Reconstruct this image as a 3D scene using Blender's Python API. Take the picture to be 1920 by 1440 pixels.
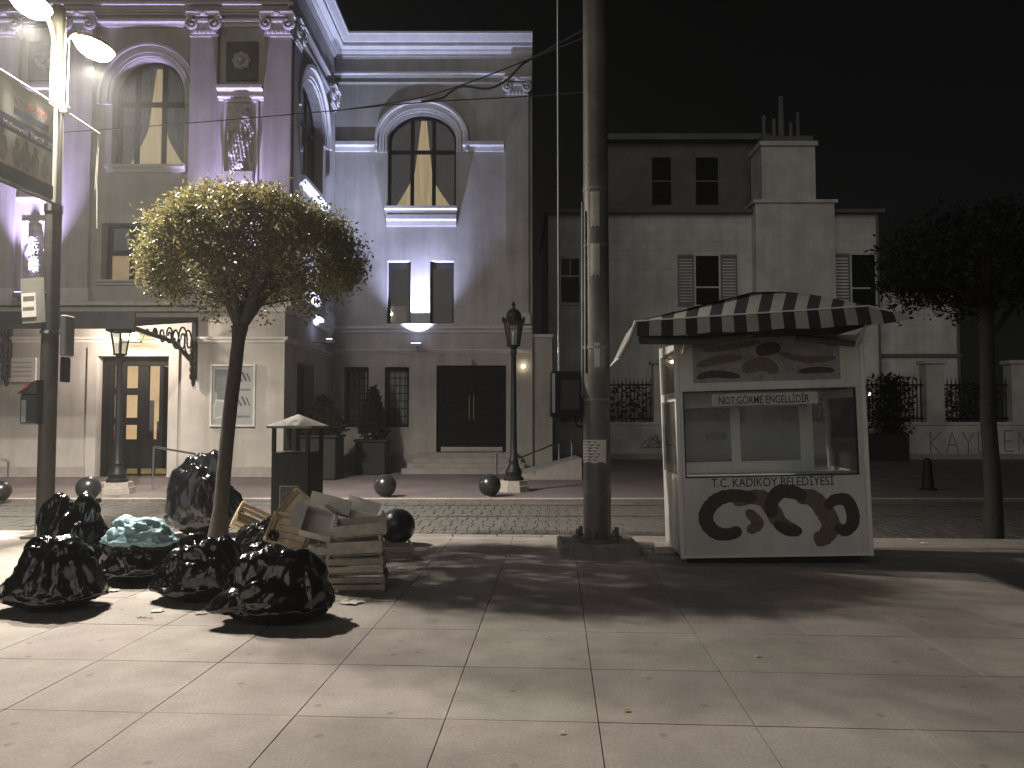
import bpy, bmesh, math, random
from mathutils import Vector, Matrix, Euler, noise
for o in list(bpy.data.objects):
    bpy.data.objects.remove(o)
random.seed(7)
SC = bpy.context.scene
COL = SC.collection
R = math.radians
# ------------------------------------------------------------------ camera
FPX = 1440.0; EYE = 1.55; PITCH = math.atan(68 / FPX)
cam = bpy.data.cameras.new('camera'); camo = bpy.data.objects.new('camera', cam); COL.objects.link(camo)
cam.sensor_width = 36; cam.sensor_fit = 'HORIZONTAL'; cam.lens = FPX / 1920 * 36
cam.clip_end = 2000; cam.clip_start = 0.05
camo.location = (0, 0, EYE); camo.rotation_euler = (R(90) + PITCH, 0, 0)
SC.camera = camo
# ------------------------------------------------------------------ night sky and added soft fill light from behind the camera
W = bpy.data.worlds.new('World'); SC.world = W; W.use_nodes = True
nt = W.node_tree; nt.nodes.clear()
sky = nt.nodes.new('ShaderNodeTexSky'); sky.sky_type = 'NISHITA'; sky.sun_disc = False
SUN_EL, SUN_AZ = R(17), R(200)
sky.sun_elevation = SUN_EL; sky.sun_rotation = SUN_AZ
hs = nt.nodes.new('ShaderNodeHueSaturation'); hs.inputs['Saturation'].default_value = 0.12
bg = nt.nodes.new('ShaderNodeBackground'); bg.inputs['Strength'].default_value = 0.0007
out = nt.nodes.new('ShaderNodeOutputWorld')
nt.links.new(sky.outputs[0], hs.inputs['Color']); nt.links.new(hs.outputs[0], bg.inputs['Color']); nt.links.new(bg.outputs[0], out.inputs['Surface'])
sl = bpy.data.lights.new('fill_sun', 'SUN'); so = bpy.data.objects.new('fill_sun', sl); COL.objects.link(so)
sl.energy = 0.345; sl.angle = R(45); sl.color = (1.0, 0.97, 0.92)
d = Vector((math.sin(SUN_AZ) * math.cos(SUN_EL), math.cos(SUN_AZ) * math.cos(SUN_EL), math.sin(SUN_EL)))
so.rotation_euler = d.to_track_quat('Z', 'Y').to_euler()
SC.view_settings.view_transform = 'Standard'; SC.view_settings.look = 'None'
SC.view_settings.exposure = 0.0; SC.view_settings.gamma = 1.0; SC.view_settings.use_curve_mapping = False
SC.render.engine = 'CYCLES'
SC.cycles.use_denoising = True
SC.cycles.max_bounces = 6; SC.cycles.diffuse_bounces = 3; SC.cycles.glossy_bounces = 3
SC.cycles.transparent_max_bounces = 12; SC.cycles.sample_clamp_indirect = 4.0
SC.cycles.caustics_reflective = False; SC.cycles.caustics_refractive = False

# ------------------------------------------------------------------ picture to place
CP, SP = math.cos(PITCH), math.sin(PITCH)
def ray(px, py):
    a = (px - 960) / FPX; b = (720 - py) / FPX
    return Vector((a, CP - b * SP, SP + b * CP))
def at(px, py, Y):
    r = ray(px, py); t = Y / r.y
    return Vector((r.x * t, Y, EYE + r.z * t))
def gnd(px, py, z=0.0):
    r = ray(px, py); t = (z - EYE) / r.z
    return Vector((r.x * t, r.y * t, z))
def onx(px, py, X):
    r = ray(px, py); t = X / r.x
    return Vector((X, r.y * t, EYE + r.z * t))
# pavement axes
PHI = math.atan(83 / FPX)
VD = Vector((math.sin(PHI), math.cos(PHI), 0)); UD = Vector((math.cos(PHI), -math.sin(PHI), 0))
def uv(u, v, z=0.0): return UD * u + VD * v + Vector((0, 0, z))
def touv(p): return p.dot(UD), p.dot(VD)

# ------------------------------------------------------------------ materials
MATS = {}
def mat(name, color, rough=0.7, metal=0.0, var=0.25, scale=6.0, bump=0.0, bscale=40.0, spec=0.5, objvar=0.0, coat=0.0, fine=None, stain=0.0, streak=0.0, gum=False):
    if name in MATS: return MATS[name]
    m = bpy.data.materials.new(name); MATS[name] = m; m.use_nodes = True
    t = m.node_tree; N = t.nodes; L = t.links
    b = N['Principled BSDF']
    b.inputs['Roughness'].default_value = rough; b.inputs['Metallic'].default_value = metal
    b.inputs['Specular IOR Level'].default_value = spec
    if coat: b.inputs['Coat Weight'].default_value = coat; b.inputs['Coat Roughness'].default_value = 0.08
    tc = N.new('ShaderNodeTexCoord'); gm = N.new('ShaderNodeNewGeometry')
    n1 = N.new('ShaderNodeTexNoise'); n1.inputs['Scale'].default_value = scale; n1.inputs['Detail'].default_value = 7; n1.inputs['Roughness'].default_value = 0.65
    L.new(gm.outputs['Position'], n1.inputs['Vector'])
    rp = N.new('ShaderNodeValToRGB'); rp.color_ramp.elements[0].position = 0.3; rp.color_ramp.elements[1].position = 0.7
    c = color; lo = [max(0, x * (1 - var)) for x in c]; hi = [min(1, x * (1 + var)) for x in c]
    rp.color_ramp.elements[0].color = (*lo, 1); rp.color_ramp.elements[1].color = (*hi, 1)
    L.new(n1.outputs['Fac'], rp.inputs['Fac'])
    src = rp.outputs['Color']
    if stain:
        n3 = N.new('ShaderNodeTexNoise'); n3.inputs['Scale'].default_value = 0.9; n3.inputs['Detail'].default_value = 5
        L.new(gm.outputs['Position'], n3.inputs['Vector'])
        r3 = N.new('ShaderNodeValToRGB'); r3.color_ramp.elements[0].position = 0.36; r3.color_ramp.elements[1].position = 0.62
        k = 1 - stain; r3.color_ramp.elements[0].color = (k, k, k, 1); r3.color_ramp.elements[1].color = (1, 1, 1, 1)
        L.new(n3.outputs['Fac'], r3.inputs['Fac'])
        mx = N.new('ShaderNodeMixRGB'); mx.blend_type = 'MULTIPLY'; mx.inputs[0].default_value = 1
        L.new(src, mx.inputs[1]); L.new(r3.outputs['Color'], mx.inputs[2]); src = mx.outputs[0]
    if streak:
        mp = N.new('ShaderNodeMapping'); mp.inputs['Scale'].default_value = (2.6, 2.6, .16); L.new(gm.outputs['Position'], mp.inputs['Vector'])
        n4 = N.new('ShaderNodeTexNoise'); n4.inputs['Scale'].default_value = 1.0; n4.inputs['Detail'].default_value = 6; n4.inputs['Roughness'].default_value = .7; L.new(mp.outputs[0], n4.inputs['Vector'])
        r4 = N.new('ShaderNodeValToRGB'); r4.color_ramp.elements[0].position = .34; r4.color_ramp.elements[1].position = .56; k = 1 - streak
        r4.color_ramp.elements[0].color = (k, k * .98, k * .95, 1); r4.color_ramp.elements[1].color = (1, 1, 1, 1); L.new(n4.outputs['Fac'], r4.inputs['Fac'])
        m4 = N.new('ShaderNodeMixRGB'); m4.blend_type = 'MULTIPLY'; m4.inputs[0].default_value = 1; L.new(src, m4.inputs[1]); L.new(r4.outputs[0], m4.inputs[2]); src = m4.outputs[0]
    if gum:
        vo = N.new('ShaderNodeTexVoronoi'); vo.voronoi_dimensions = '2D'; vo.inputs['Scale'].default_value = 1.5; L.new(gm.outputs['Position'], vo.inputs['Vector'])
        r5 = N.new('ShaderNodeValToRGB'); r5.color_ramp.elements[0].position = .02; r5.color_ramp.elements[1].position = .04; r5.color_ramp.elements[0].color = (.74, .72, .70, 1); r5.color_ramp.elements[1].color = (1, 1, 1, 1)
        L.new(vo.outputs['Distance'], r5.inputs['Fac'])
        m5 = N.new('ShaderNodeMixRGB'); m5.blend_type = 'MULTIPLY'; m5.inputs[0].default_value = 1; L.new(src, m5.inputs[1]); L.new(r5.outputs[0], m5.inputs[2])
        oi5 = N.new('ShaderNodeObjectInfo'); h5 = N.new('ShaderNodeMapRange'); h5.inputs['To Min'].default_value = .47; h5.inputs['To Max'].default_value = .515; w5 = N.new('ShaderNodeTexWhiteNoise'); w5.noise_dimensions = '1D'
        L.new(oi5.outputs['Random'], w5.inputs['W']); L.new(w5.outputs['Value'], h5.inputs['Value'])
        q5 = N.new('ShaderNodeHueSaturation'); L.new(h5.outputs[0], q5.inputs['Hue']); L.new(m5.outputs[0], q5.inputs['Color']); src = q5.outputs[0]
        n6 = N.new('ShaderNodeTexNoise'); n6.inputs['Scale'].default_value = 55; n6.inputs['Detail'].default_value = 3; L.new(gm.outputs['Position'], n6.inputs['Vector'])
        r6 = N.new('ShaderNodeValToRGB'); r6.color_ramp.elements[0].position = .3; r6.color_ramp.elements[1].position = .7; r6.color_ramp.elements[0].color = (.8, .8, .8, 1); r6.color_ramp.elements[1].color = (1.0, 1.0, 1.0, 1); L.new(n6.outputs['Fac'], r6.inputs['Fac'])
        m6 = N.new('ShaderNodeMixRGB'); m6.blend_type = 'MULTIPLY'; m6.inputs[0].default_value = 1; L.new(src, m6.inputs[1]); L.new(r6.outputs[0], m6.inputs[2]); src = m6.outputs[0]
    if objvar:
        oi = N.new('ShaderNodeObjectInfo'); mr = N.new('ShaderNodeMapRange')
        mr.inputs['To Min'].default_value = 1 - objvar; mr.inputs['To Max'].default_value = 1 + objvar
        L.new(oi.outputs['Random'], mr.inputs['Value'])
        hv = N.new('ShaderNodeHueSaturation'); L.new(mr.outputs[0], hv.inputs['Value']); L.new(src, hv.inputs['Color']); src = hv.outputs[0]
    L.new(src, b.inputs['Base Color'])
    if bump:
        n2 = N.new('ShaderNodeTexNoise'); n2.inputs['Scale'].default_value = bscale; n2.inputs['Detail'].default_value = 6
        L.new(gm.outputs['Position'], n2.inputs['Vector'])
        bp = N.new('ShaderNodeBump'); bp.inputs['Strength'].default_value = bump; bp.inputs['Distance'].default_value = 0.02
        L.new(n2.outputs['Fac'], bp.inputs['Height']); L.new(bp.outputs[0], b.inputs['Normal'])
    return m
def emit(name, color, strength, folds=False):
    if name in MATS: return MATS[name]
    m = bpy.data.materials.new(name); MATS[name] = m; m.use_nodes = True
    t = m.node_tree; N = t.nodes; N.clear()
    o = N.new('ShaderNodeOutputMaterial'); e = N.new('ShaderNodeEmission')
    gm = N.new('ShaderNodeNewGeometry'); n1 = N.new('ShaderNodeTexNoise'); n1.inputs['Scale'].default_value = 3
    if folds:
        mp = N.new('ShaderNodeMapping'); mp.inputs['Scale'].default_value = (4, 4, .12); t.links.new(gm.outputs['Position'], mp.inputs['Vector']); t.links.new(mp.outputs[0], n1.inputs['Vector']); n1.inputs['Detail'].default_value = 5; n1.inputs['Roughness'].default_value = .7
    else: t.links.new(gm.outputs['Position'], n1.inputs['Vector'])
    rp = N.new('ShaderNodeValToRGB'); rp.color_ramp.elements[0].color = (*[x * (0.5 if folds else .8) for x in color], 1); rp.color_ramp.elements[1].color = (*color, 1)
    rp.color_ramp.elements[0].position = .3; rp.color_ramp.elements[1].position = .6
    t.links.new(n1.outputs['Fac'], rp.inputs['Fac']); t.links.new(rp.outputs[0], e.inputs['Color'])
    e.inputs['Strength'].default_value = strength
    t.links.new(e.outputs[0], o.inputs['Surface'])
    return m
def glass(name, tint=(0.8, 0.85, 0.85), refl=0.12, rough=0.03, milk=0.0):
    if name in MATS: return MATS[name]
    m = bpy.data.materials.new(name); MATS[name] = m; m.use_nodes = True
    t = m.node_tree; N = t.nodes; N.clear()
    o = N.new('ShaderNodeOutputMaterial'); tr = N.new('ShaderNodeBsdfTransparent'); g = N.new('ShaderNodeBsdfGlossy'); mx = N.new('ShaderNodeMixShader')
    tr.inputs['Color'].default_value = (*tint, 1); g.inputs['Roughness'].default_value = rough
    lw = N.new('ShaderNodeLayerWeight'); lw.inputs['Blend'].default_value = refl * 2
    mm = N.new('ShaderNodeMath'); mm.operation = 'ADD'; mm.inputs[1].default_value = refl * 0.5
    t.links.new(lw.outputs['Fresnel'], mm.inputs[0]); t.links.new(mm.outputs[0], mx.inputs['Fac'])
    t.links.new(tr.outputs[0], mx.inputs[1]); t.links.new(g.outputs[0], mx.inputs[2]); t.links.new(mx.outputs[0], o.inputs['Surface'])
    if milk:
        df = N.new('ShaderNodeBsdfDiffuse'); df.inputs['Color'].default_value = (.6, .58, .54, 1); m2 = N.new('ShaderNodeMixShader'); gm = N.new('ShaderNodeNewGeometry'); n1 = N.new('ShaderNodeTexNoise'); n1.inputs['Scale'].default_value = 4; n1.inputs['Detail'].default_value = 5
        mr = N.new('ShaderNodeMapRange'); mr.inputs['From Min'].default_value = .3; mr.inputs['From Max'].default_value = .7; mr.inputs['To Min'].default_value = milk * .5; mr.inputs['To Max'].default_value = milk * 1.5
        t.links.new(gm.outputs['Position'], n1.inputs['Vector']); t.links.new(n1.outputs['Fac'], mr.inputs['Value']); t.links.new(mr.outputs[0], m2.inputs['Fac'])
        t.links.new(mx.outputs[0], m2.inputs[1]); t.links.new(df.outputs[0], m2.inputs[2]); t.links.new(m2.outputs[0], o.inputs['Surface'])
    return m
def plastic_film(name, color, trans=0.0, rough=0.16, bs=9.0, strength=0.7):
    if name in MATS: return MATS[name]
    m = bpy.data.materials.new(name); MATS[name] = m; m.use_nodes = True
    t = m.node_tree; N = t.nodes; L = t.links; b = N['Principled BSDF']
    b.inputs['Base Color'].default_value = (*color, 1); b.inputs['Roughness'].default_value = rough
    b.inputs['Specular IOR Level'].default_value = 0.8
    if trans: b.inputs['Alpha'].default_value = 1 - trans
    tc = N.new('ShaderNodeTexCoord')
    def ridge(sc, dist, w, prev):
        n = N.new('ShaderNodeTexNoise'); n.inputs['Scale'].default_value = sc; n.inputs['Detail'].default_value = 2.5; n.inputs['Distortion'].default_value = dist
        mp = N.new('ShaderNodeMapping'); mp.inputs['Scale'].default_value = (1.25, 1.25, .38); mp.inputs['Rotation'].default_value = (.3, .5, sc)
        L.new(tc.outputs['Object'], mp.inputs['Vector']); L.new(mp.outputs[0], n.inputs['Vector'])
        su = N.new('ShaderNodeMath'); su.operation = 'SUBTRACT'; su.inputs[1].default_value = .5; L.new(n.outputs['Fac'], su.inputs[0])
        ab = N.new('ShaderNodeMath'); ab.operation = 'ABSOLUTE'; L.new(su.outputs[0], ab.inputs[0])
        ma = N.new('ShaderNodeMath'); ma.operation = 'MULTIPLY_ADD'; ma.inputs[1].default_value = -w; L.new(ab.outputs[0], ma.inputs[0])
        if prev is None: ma.inputs[2].default_value = 0
        else: L.new(prev, ma.inputs[2])
        return ma.outputs[0]
    r0 = ridge(bs * .55, .9, 1.0, None); r0 = ridge(bs * 2.1, .6, .10, r0)
    bp = N.new('ShaderNodeBump'); bp.inputs['Strength'].default_value = strength; bp.inputs['Distance'].default_value = 0.22
    L.new(r0, bp.inputs['Height']); L.new(bp.outputs[0], b.inputs['Normal'])
    return m
STUCCO = mat('stucco', (0.46, 0.435, 0.40), 0.85, var=0.10, scale=1.6, bump=0.10, bscale=55, stain=0.18, streak=0.2)
STONE = mat('trim_stone', (0.55, 0.53, 0.50), 0.8, var=0.12, scale=4, bump=0.08, bscale=60)
RELIEF = mat('relief_stone', (0.42, 0.40, 0.36), 0.8, var=0.2, scale=9, bump=0.15, bscale=40)
DARKSTONE = mat('dark_panel_stone', (0.10, 0.09, 0.08), 0.7, var=0.3, scale=6, bump=0.2)
PLINTH = mat('plinth_stone', (0.32, 0.29, 0.27), 0.75, var=0.2, scale=3, bump=0.1)
SLAB = mat('paving_slab', (0.45, 0.41, 0.375), 0.85, var=0.13, spec=0.15, scale=3.2, bump=0.06, bscale=130, objvar=0.06, stain=0.24, gum=True)
MORTAR = mat('mortar', (0.15, 0.135, 0.12), 0.95, var=0.3, scale=14)
SETT = mat('road_sett', (0.10, 0.094, 0.087), 0.85, spec=.15, var=0.2, scale=7, bump=0.12, bscale=60, objvar=0.10)
KERB = mat('kerb_granite', (0.36, 0.33, 0.29), 0.7, var=0.2, scale=12, bump=0.1, objvar=0.08)
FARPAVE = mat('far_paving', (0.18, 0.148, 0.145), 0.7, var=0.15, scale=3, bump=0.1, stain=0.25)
GROUND = mat('ground_asphalt', (0.06, 0.058, 0.055), 0.9, var=0.3, scale=2, bump=0.1)
STEEL = mat('rail_steel', (0.55, 0.55, 0.55), 0.25, 1.0, var=0.1)
BLACKIRON = mat('black_iron', (0.012, 0.012, 0.013), 0.5, 0.0, spec=.25, var=0.3, bump=0.1, bscale=60)
BALL = mat('black_ball_paint', (0.02, 0.02, 0.02), 0.28, var=0.4, scale=12, bump=0.06, bscale=50)
GREYPOLE = mat('grey_pole_paint', (0.17, 0.163, 0.15), 0.5, 0.2, var=0.25, scale=5, bump=0.12, bscale=25, stain=0.35)
LAMPPOLE = mat('lamp_post_paint', (0.24, 0.23, 0.205), 0.45, 0.15, var=0.12, scale=5, bump=0.05)
LAMPPOLE2 = mat('lamp_post_shaded_paint', (0.06, 0.057, 0.052), 0.5, 0.1, var=0.25, scale=5, bump=0.1)  # darker copy of the post paint: shade on the lower post put into colour
CONCRETE = mat('concrete', (0.22, 0.205, 0.185), 0.9, var=0.25, scale=7, bump=0.25, bscale=30)
WHITEPAINT = mat('white_kiosk_paint', (0.66, 0.64, 0.60), 0.42, var=0.05, scale=3, bump=0.02, stain=0.15, streak=0.16)
WHITEALU = mat('white_aluminium', (0.72, 0.70, 0.66), 0.35, var=0.05, scale=5)
GASKET = mat('black_gasket', (0.015, 0.015, 0.015), 0.6)
DARKFRAME = mat('dark_wood_frame', (0.02, 0.017, 0.015), 0.6, spec=.2, var=0.3, scale=8)
DARKDOOR = mat('dark_door_wood', (0.008, 0.007, 0.0065), 0.7, spec=0.15, var=0.3, scale=8, bump=0.1)
CURTAIN = mat('dark_drape', (0.009, 0.0075, 0.007), 0.9, var=0.3)
ROOM = mat('dark_interior', (0.02, 0.018, 0.016), 0.9)
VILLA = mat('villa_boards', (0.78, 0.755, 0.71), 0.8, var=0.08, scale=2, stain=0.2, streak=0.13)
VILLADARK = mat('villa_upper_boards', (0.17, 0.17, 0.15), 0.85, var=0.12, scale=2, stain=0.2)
SHUTTER = mat('shutter_paint', (0.25, 0.24, 0.22), 0.7, var=0.15)
GARDENWALL = mat('garden_wall_plaster', (0.62, 0.59, 0.55), 0.85, var=0.12, scale=2, bump=0.1, stain=0.3)
WOOD = mat('crate_wood', (0.68, 0.56, 0.38), 0.75, var=0.18, scale=16, bump=0.1, bscale=50, objvar=0.18)
WOODDARK = mat('crate_wood_weathered', (0.47, 0.42, 0.355), 0.8, var=0.25, scale=14, bump=0.1, objvar=0.2)
CARD = mat('white_card', (0.78, 0.745, 0.69), 0.7, var=0.08, scale=8)
PAPER = mat('paper', (0.72, 0.69, 0.63), 0.8, var=0.06, scale=10)
BARK = mat('bark', (0.06, 0.048, 0.038), 0.9, var=0.35, scale=14, bump=0.5, bscale=35)
STRIPEDARK = mat('awning_dark_stripe', (0.025, 0.026, 0.028), 0.8, var=0.2)
STRIPELIGHT = mat('awning_light_stripe', (0.38, 0.365, 0.34), 0.8, var=0.1, stain=0.2)
TERRA = mat('dark_planter', (0.016, 0.014, 0.013), 0.7, var=0.3, scale=9, bump=0.2)
BAG = plastic_film('black_bag_film', (0.006, 0.006, 0.007), 0.0, 0.16, 4.2, 0.42)
BLUEBAG = plastic_film('blue_bag_film', (0.30, 0.48, 0.53), 0.0, 0.5, 5.0, 0.3)
CLEARBAG = plastic_film('clear_bag_film', (0.45, 0.42, 0.38), 0.45, 0.18, 14.0, 0.8)
PANE = glass('window_pane'); KPANE = glass('kiosk_pane', (0.93, 0.95, 0.95), 0.10, .03, .22)
CPANE = glass('kiosk_side_pane', (0.95, 0.97, 0.97), 0.08, .03, .05)
LPANE = glass('lantern_pane', (0.75, 0.78, 0.76), 0.16, 0.15)
SHEER = emit('lit_sheer_curtain', (0.56, 0.40, 0.20), 0.85, True)
DOORLIGHT = emit('lit_lobby', (0.95, 0.55, 0.26), 1.15)
WALLTXT = mat('graffiti_paint', (0.12, 0.11, 0.10), 0.8)
INK = mat('ink_dark', (0.03, 0.03, 0.032), 0.6); INKRED = mat('ink_red', (0.5, 0.07, 0.03), 0.6); INKBLUE = mat('ink_blue', (0.06, 0.09, 0.16), 0.6)
INKGREY = mat('ink_grey', (0.22, 0.20, 0.19), 0.6); INKLIGHT = mat('ink_light', (0.62, 0.60, 0.56), 0.6)
BREAD1 = mat('printed_bread_dark', (0.05, 0.036, 0.028), 0.5, var=0.7, scale=45)
BREAD2 = mat('printed_bread_brown', (0.14, 0.105, 0.085), 0.5, var=0.5, scale=45)
BANNER = mat('banner_vinyl', (0.58, 0.55, 0.50), 0.5, var=0.08, scale=3)

def leafmat(name, c1, c2, trans=0.3, rough=0.38):
    if name in MATS: return MATS[name]
    m = bpy.data.materials.new(name); MATS[name] = m; m.use_nodes = True
    t = m.node_tree; N = t.nodes; L = t.links; N.clear()
    o = N.new('ShaderNodeOutputMaterial'); b = N.new('ShaderNodeBsdfPrincipled'); tl = N.new('ShaderNodeBsdfTranslucent'); mx = N.new('ShaderNodeMixShader')
    gm = N.new('ShaderNodeNewGeometry'); n = N.new('ShaderNodeTexWhiteNoise'); n.noise_dimensions = '1D'
    L.new(gm.outputs['Random Per Island'], n.inputs['W'])
    rp = N.new('ShaderNodeValToRGB'); rp.color_ramp.elements[0].color = (*c1, 1); rp.color_ramp.elements[1].color = (*c2, 1)
    L.new(n.outputs['Value'], rp.inputs['Fac'])
    L.new(rp.outputs[0], b.inputs['Base Color']); L.new(rp.outputs[0], tl.inputs['Color'])
    b.inputs['Roughness'].default_value = rough; b.inputs['Specular IOR Level'].default_value = 0.5 if rough < .5 else .15
    mx.inputs['Fac'].default_value = trans
    L.new(b.outputs[0], mx.inputs[1]); L.new(tl.outputs[0], mx.inputs[2]); L.new(mx.outputs[0], o.inputs['Surface'])
    return m
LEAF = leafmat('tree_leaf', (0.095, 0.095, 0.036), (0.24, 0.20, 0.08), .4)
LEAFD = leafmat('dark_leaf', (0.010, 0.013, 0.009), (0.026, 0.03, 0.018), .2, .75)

# ------------------------------------------------------------------ mesh helpers
class MB:
    def __init__(s): s.v = []; s.f = []
    def add(s, vs, fs):
        b = len(s.v); s.v += [tuple(x) for x in vs]; s.f += [tuple(b + i for i in f) for f in fs]; return s
    def box(s, x0, x1, y0, y1, z0, z1):
        vs = [(x0, y0, z0), (x1, y0, z0), (x1, y1, z0), (x0, y1, z0), (x0, y0, z1), (x1, y0, z1), (x1, y1, z1), (x0, y1, z1)]
        return s.add(vs, [(0, 3, 2, 1), (4, 5, 6, 7), (0, 1, 5, 4), (1, 2, 6, 5), (2, 3, 7, 6), (3, 0, 4, 7)])
    def cbox(s, x0, x1, y0, y1, z0, z1, c=0.004):
        # chamfered box: 24 vertices, softened edges
        bm = bmesh.new(); bmesh.ops.create_cube(bm, size=1)
        for v in bm.verts:
            v.co = ((x0 + x1) / 2 + v.co.x * (x1 - x0), (y0 + y1) / 2 + v.co.y * (y1 - y0), (z0 + z1) / 2 + v.co.z * (z1 - z0))
        bmesh.ops.bevel(bm, geom=bm.edges[:], offset=c, segments=1, affect='EDGES')
        bm.verts.index_update()
        s.add([v.co[:] for v in bm.verts], [[v.index for v in f.verts] for f in bm.faces]); bm.free(); return s
    def obox(s, c, size, rot):
        hx, hy, hz = [k / 2 for k in size]; c = Vector(c)
        vs = [c + rot @ Vector((a * hx, b * hy, d * hz)) for d in (-1, 1) for a, b in ((-1, -1), (1, -1), (1, 1), (-1, 1))]
        return s.add(vs, [(0, 3, 2, 1), (4, 5, 6, 7), (0, 1, 5, 4), (1, 2, 6, 5), (2, 3, 7, 6), (3, 0, 4, 7)])
    def tube(s, pts, r, n=8, cap=True):
        pts = [Vector(p) for p in pts]; k = len(pts)
        rs = r if isinstance(r, (list, tuple)) else [r] * k
        prev = None; rings = []
        for i, p in enumerate(pts):
            t = (pts[min(i + 1, k - 1)] - pts[max(i - 1, 0)])
            if t.length < 1e-9: t = Vector((0, 0, 1))
            t.normalize()
            if prev is None:
                a = Vector((0, 0, 1)) if abs(t.z) < 0.9 else Vector((1, 0, 0))
                x = t.cross(a).normalized()
            else:
                x = prev - t * prev.dot(t)
                x = x.normalized() if x.length > 1e-6 else t.orthogonal().normalized()
            prev = x; y = t.cross(x)
            rings.append([p + (x * math.cos(2 * math.pi * j / n) + y * math.sin(2 * math.pi * j / n)) * rs[i] for j in range(n)])
        vs = [q for ring in rings for q in ring]; fs = []
        for i in range(k - 1):
            for j in range(n):
                fs.append((i * n + j, i * n + (j + 1) % n, (i + 1) * n + (j + 1) % n, (i + 1) * n + j))
        if cap:
            fs.append(tuple(range(n - 1, -1, -1))); fs.append(tuple((k - 1) * n + j for j in range(n)))
        return s.add(vs, fs)
    def lathe(s, prof, n=20, c=(0, 0, 0), ph=0.0):
        vs = []; fs = []; k = len(prof)
        for r, z in prof:
            for j in range(n):
                a = 2 * math.pi * j / n + ph; vs.append((c[0] + r * math.cos(a), c[1] + r * math.sin(a), c[2] + z))
        for i in range(k - 1):
            for j in range(n):
                fs.append((i * n + j, i * n + (j + 1) % n, (i + 1) * n + (j + 1) % n, (i + 1) * n + j))
        fs.append(tuple(range(n - 1, -1, -1))); fs.append(tuple((k - 1) * n + j for j in range(n)))
        return s.add(vs, fs)
    def prism(s, poly, y0, y1):
        # polygon in x, z extruded from y0 (front) to y1
        n = len(poly)
        vs = [(x, y0, z) for x, z in poly] + [(x, y1, z) for x, z in poly]
        fs = [tuple(range(n)), tuple(range(2 * n - 1, n - 1, -1))] + [(i, i + n, (i + 1) % n + n, (i + 1) % n) for i in range(n)]
        return s.add(vs, fs)
    def prof_x(s, prof, x0, x1):
        # moulding: polygon in (y, z) swept along x
        n = len(prof)
        vs = [(x0, y, z) for y, z in prof] + [(x1, y, z) for y, z in prof]
        fs = [tuple(range(n)), tuple(range(2 * n - 1, n - 1, -1))] + [(i, i + n, (i + 1) % n + n, (i + 1) % n) for i in range(n)]
        return s.add(vs, fs)
    def sphere(s, c, r, n=24, m=14, sc=(1, 1, 1)):
        prof = []
        vs = [(c[0], c[1], c[2] - r * sc[2])]; fs = []
        for i in range(1, m):
            a = math.pi * i / m - math.pi / 2
            for j in range(n):
                b = 2 * math.pi * j / n
                vs.append((c[0] + r * sc[0] * math.cos(a) * math.cos(b), c[1] + r * sc[1] * math.cos(a) * math.sin(b), c[2] + r * sc[2] * math.sin(a)))
        vs.append((c[0], c[1], c[2] + r * sc[2])); top = len(vs) - 1
        for j in range(n):
            fs.append((0, 1 + (j + 1) % n, 1 + j)); fs.append((top, 1 + (m - 2) * n + j, 1 + (m - 2) * n + (j + 1) % n))
        for i in range(m - 2):
            for j in range(n):
                fs.append((1 + i * n + j, 1 + i * n + (j + 1) % n, 1 + (i + 1) * n + (j + 1) % n, 1 + (i + 1) * n + j))
        return s.add(vs, fs)
    def ribbon(s, pts, w, y):
        # flat painted stroke in the x-z plane at depth y; w may taper
        k = len(pts); ws = w if isinstance(w, (list, tuple)) else [w] * k
        vs = []; fs = []
        for i, (x, z) in enumerate(pts):
            a = pts[max(0, i - 1)]; b = pts[min(k - 1, i + 1)]
            tx, tz = b[0] - a[0], b[1] - a[1]; l = math.hypot(tx, tz) or 1
            nx, nz = -tz / l * ws[i] / 2, tx / l * ws[i] / 2
            vs += [(x + nx, y, z + nz), (x - nx, y, z - nz)]
        for i in range(k - 1): fs.append((2 * i, 2 * i + 2, 2 * i + 3, 2 * i + 1))
        return s.add(vs, fs)
    def mesh(s, name, m, smooth=False):
        me = bpy.data.meshes.new(name); me.from_pydata(s.v, [], s.f); me.update()
        bm = bmesh.new(); bm.from_mesh(me); bmesh.ops.recalc_face_normals(bm, faces=bm.faces[:]); bm.to_mesh(me); bm.free()
        if smooth:
            me.polygons.foreach_set('use_smooth', [True] * len(me.polygons))
            if smooth != 'all' and hasattr(me, 'set_sharp_from_angle'): me.set_sharp_from_angle(angle=R(40))
        if m: me.materials.append(m)
        return me
    def build(s, name, m, parent=None, smooth=False):
        return link(name, s.mesh(name, m, smooth), parent)
def link(name, me, parent=None, loc=None):
    o = bpy.data.objects.new(name, me); COL.objects.link(o)
    if parent: o.parent = parent
    if loc is not None: o.location = loc
    return o
def tag(o, label=None, cat=None, group=None, kind=None):
    if label: o['label'] = label
    if cat: o['category'] = cat
    if group: o['group'] = group
    if kind: o['kind'] = kind
    return o
def thing(name, label, cat, loc=(0, 0, 0), rot=(0, 0, 0), group=None):
    o = bpy.data.objects.new(name, None); COL.objects.link(o); o.location = loc; o.rotation_euler = rot
    o.empty_display_size = 0.1
    return tag(o, label, cat, group)
def copy_tree(o, parent=None):
    c = o.copy(); COL.objects.link(c); c.parent = parent
    for ch in o.children: copy_tree(ch, c)
    return c
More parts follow.
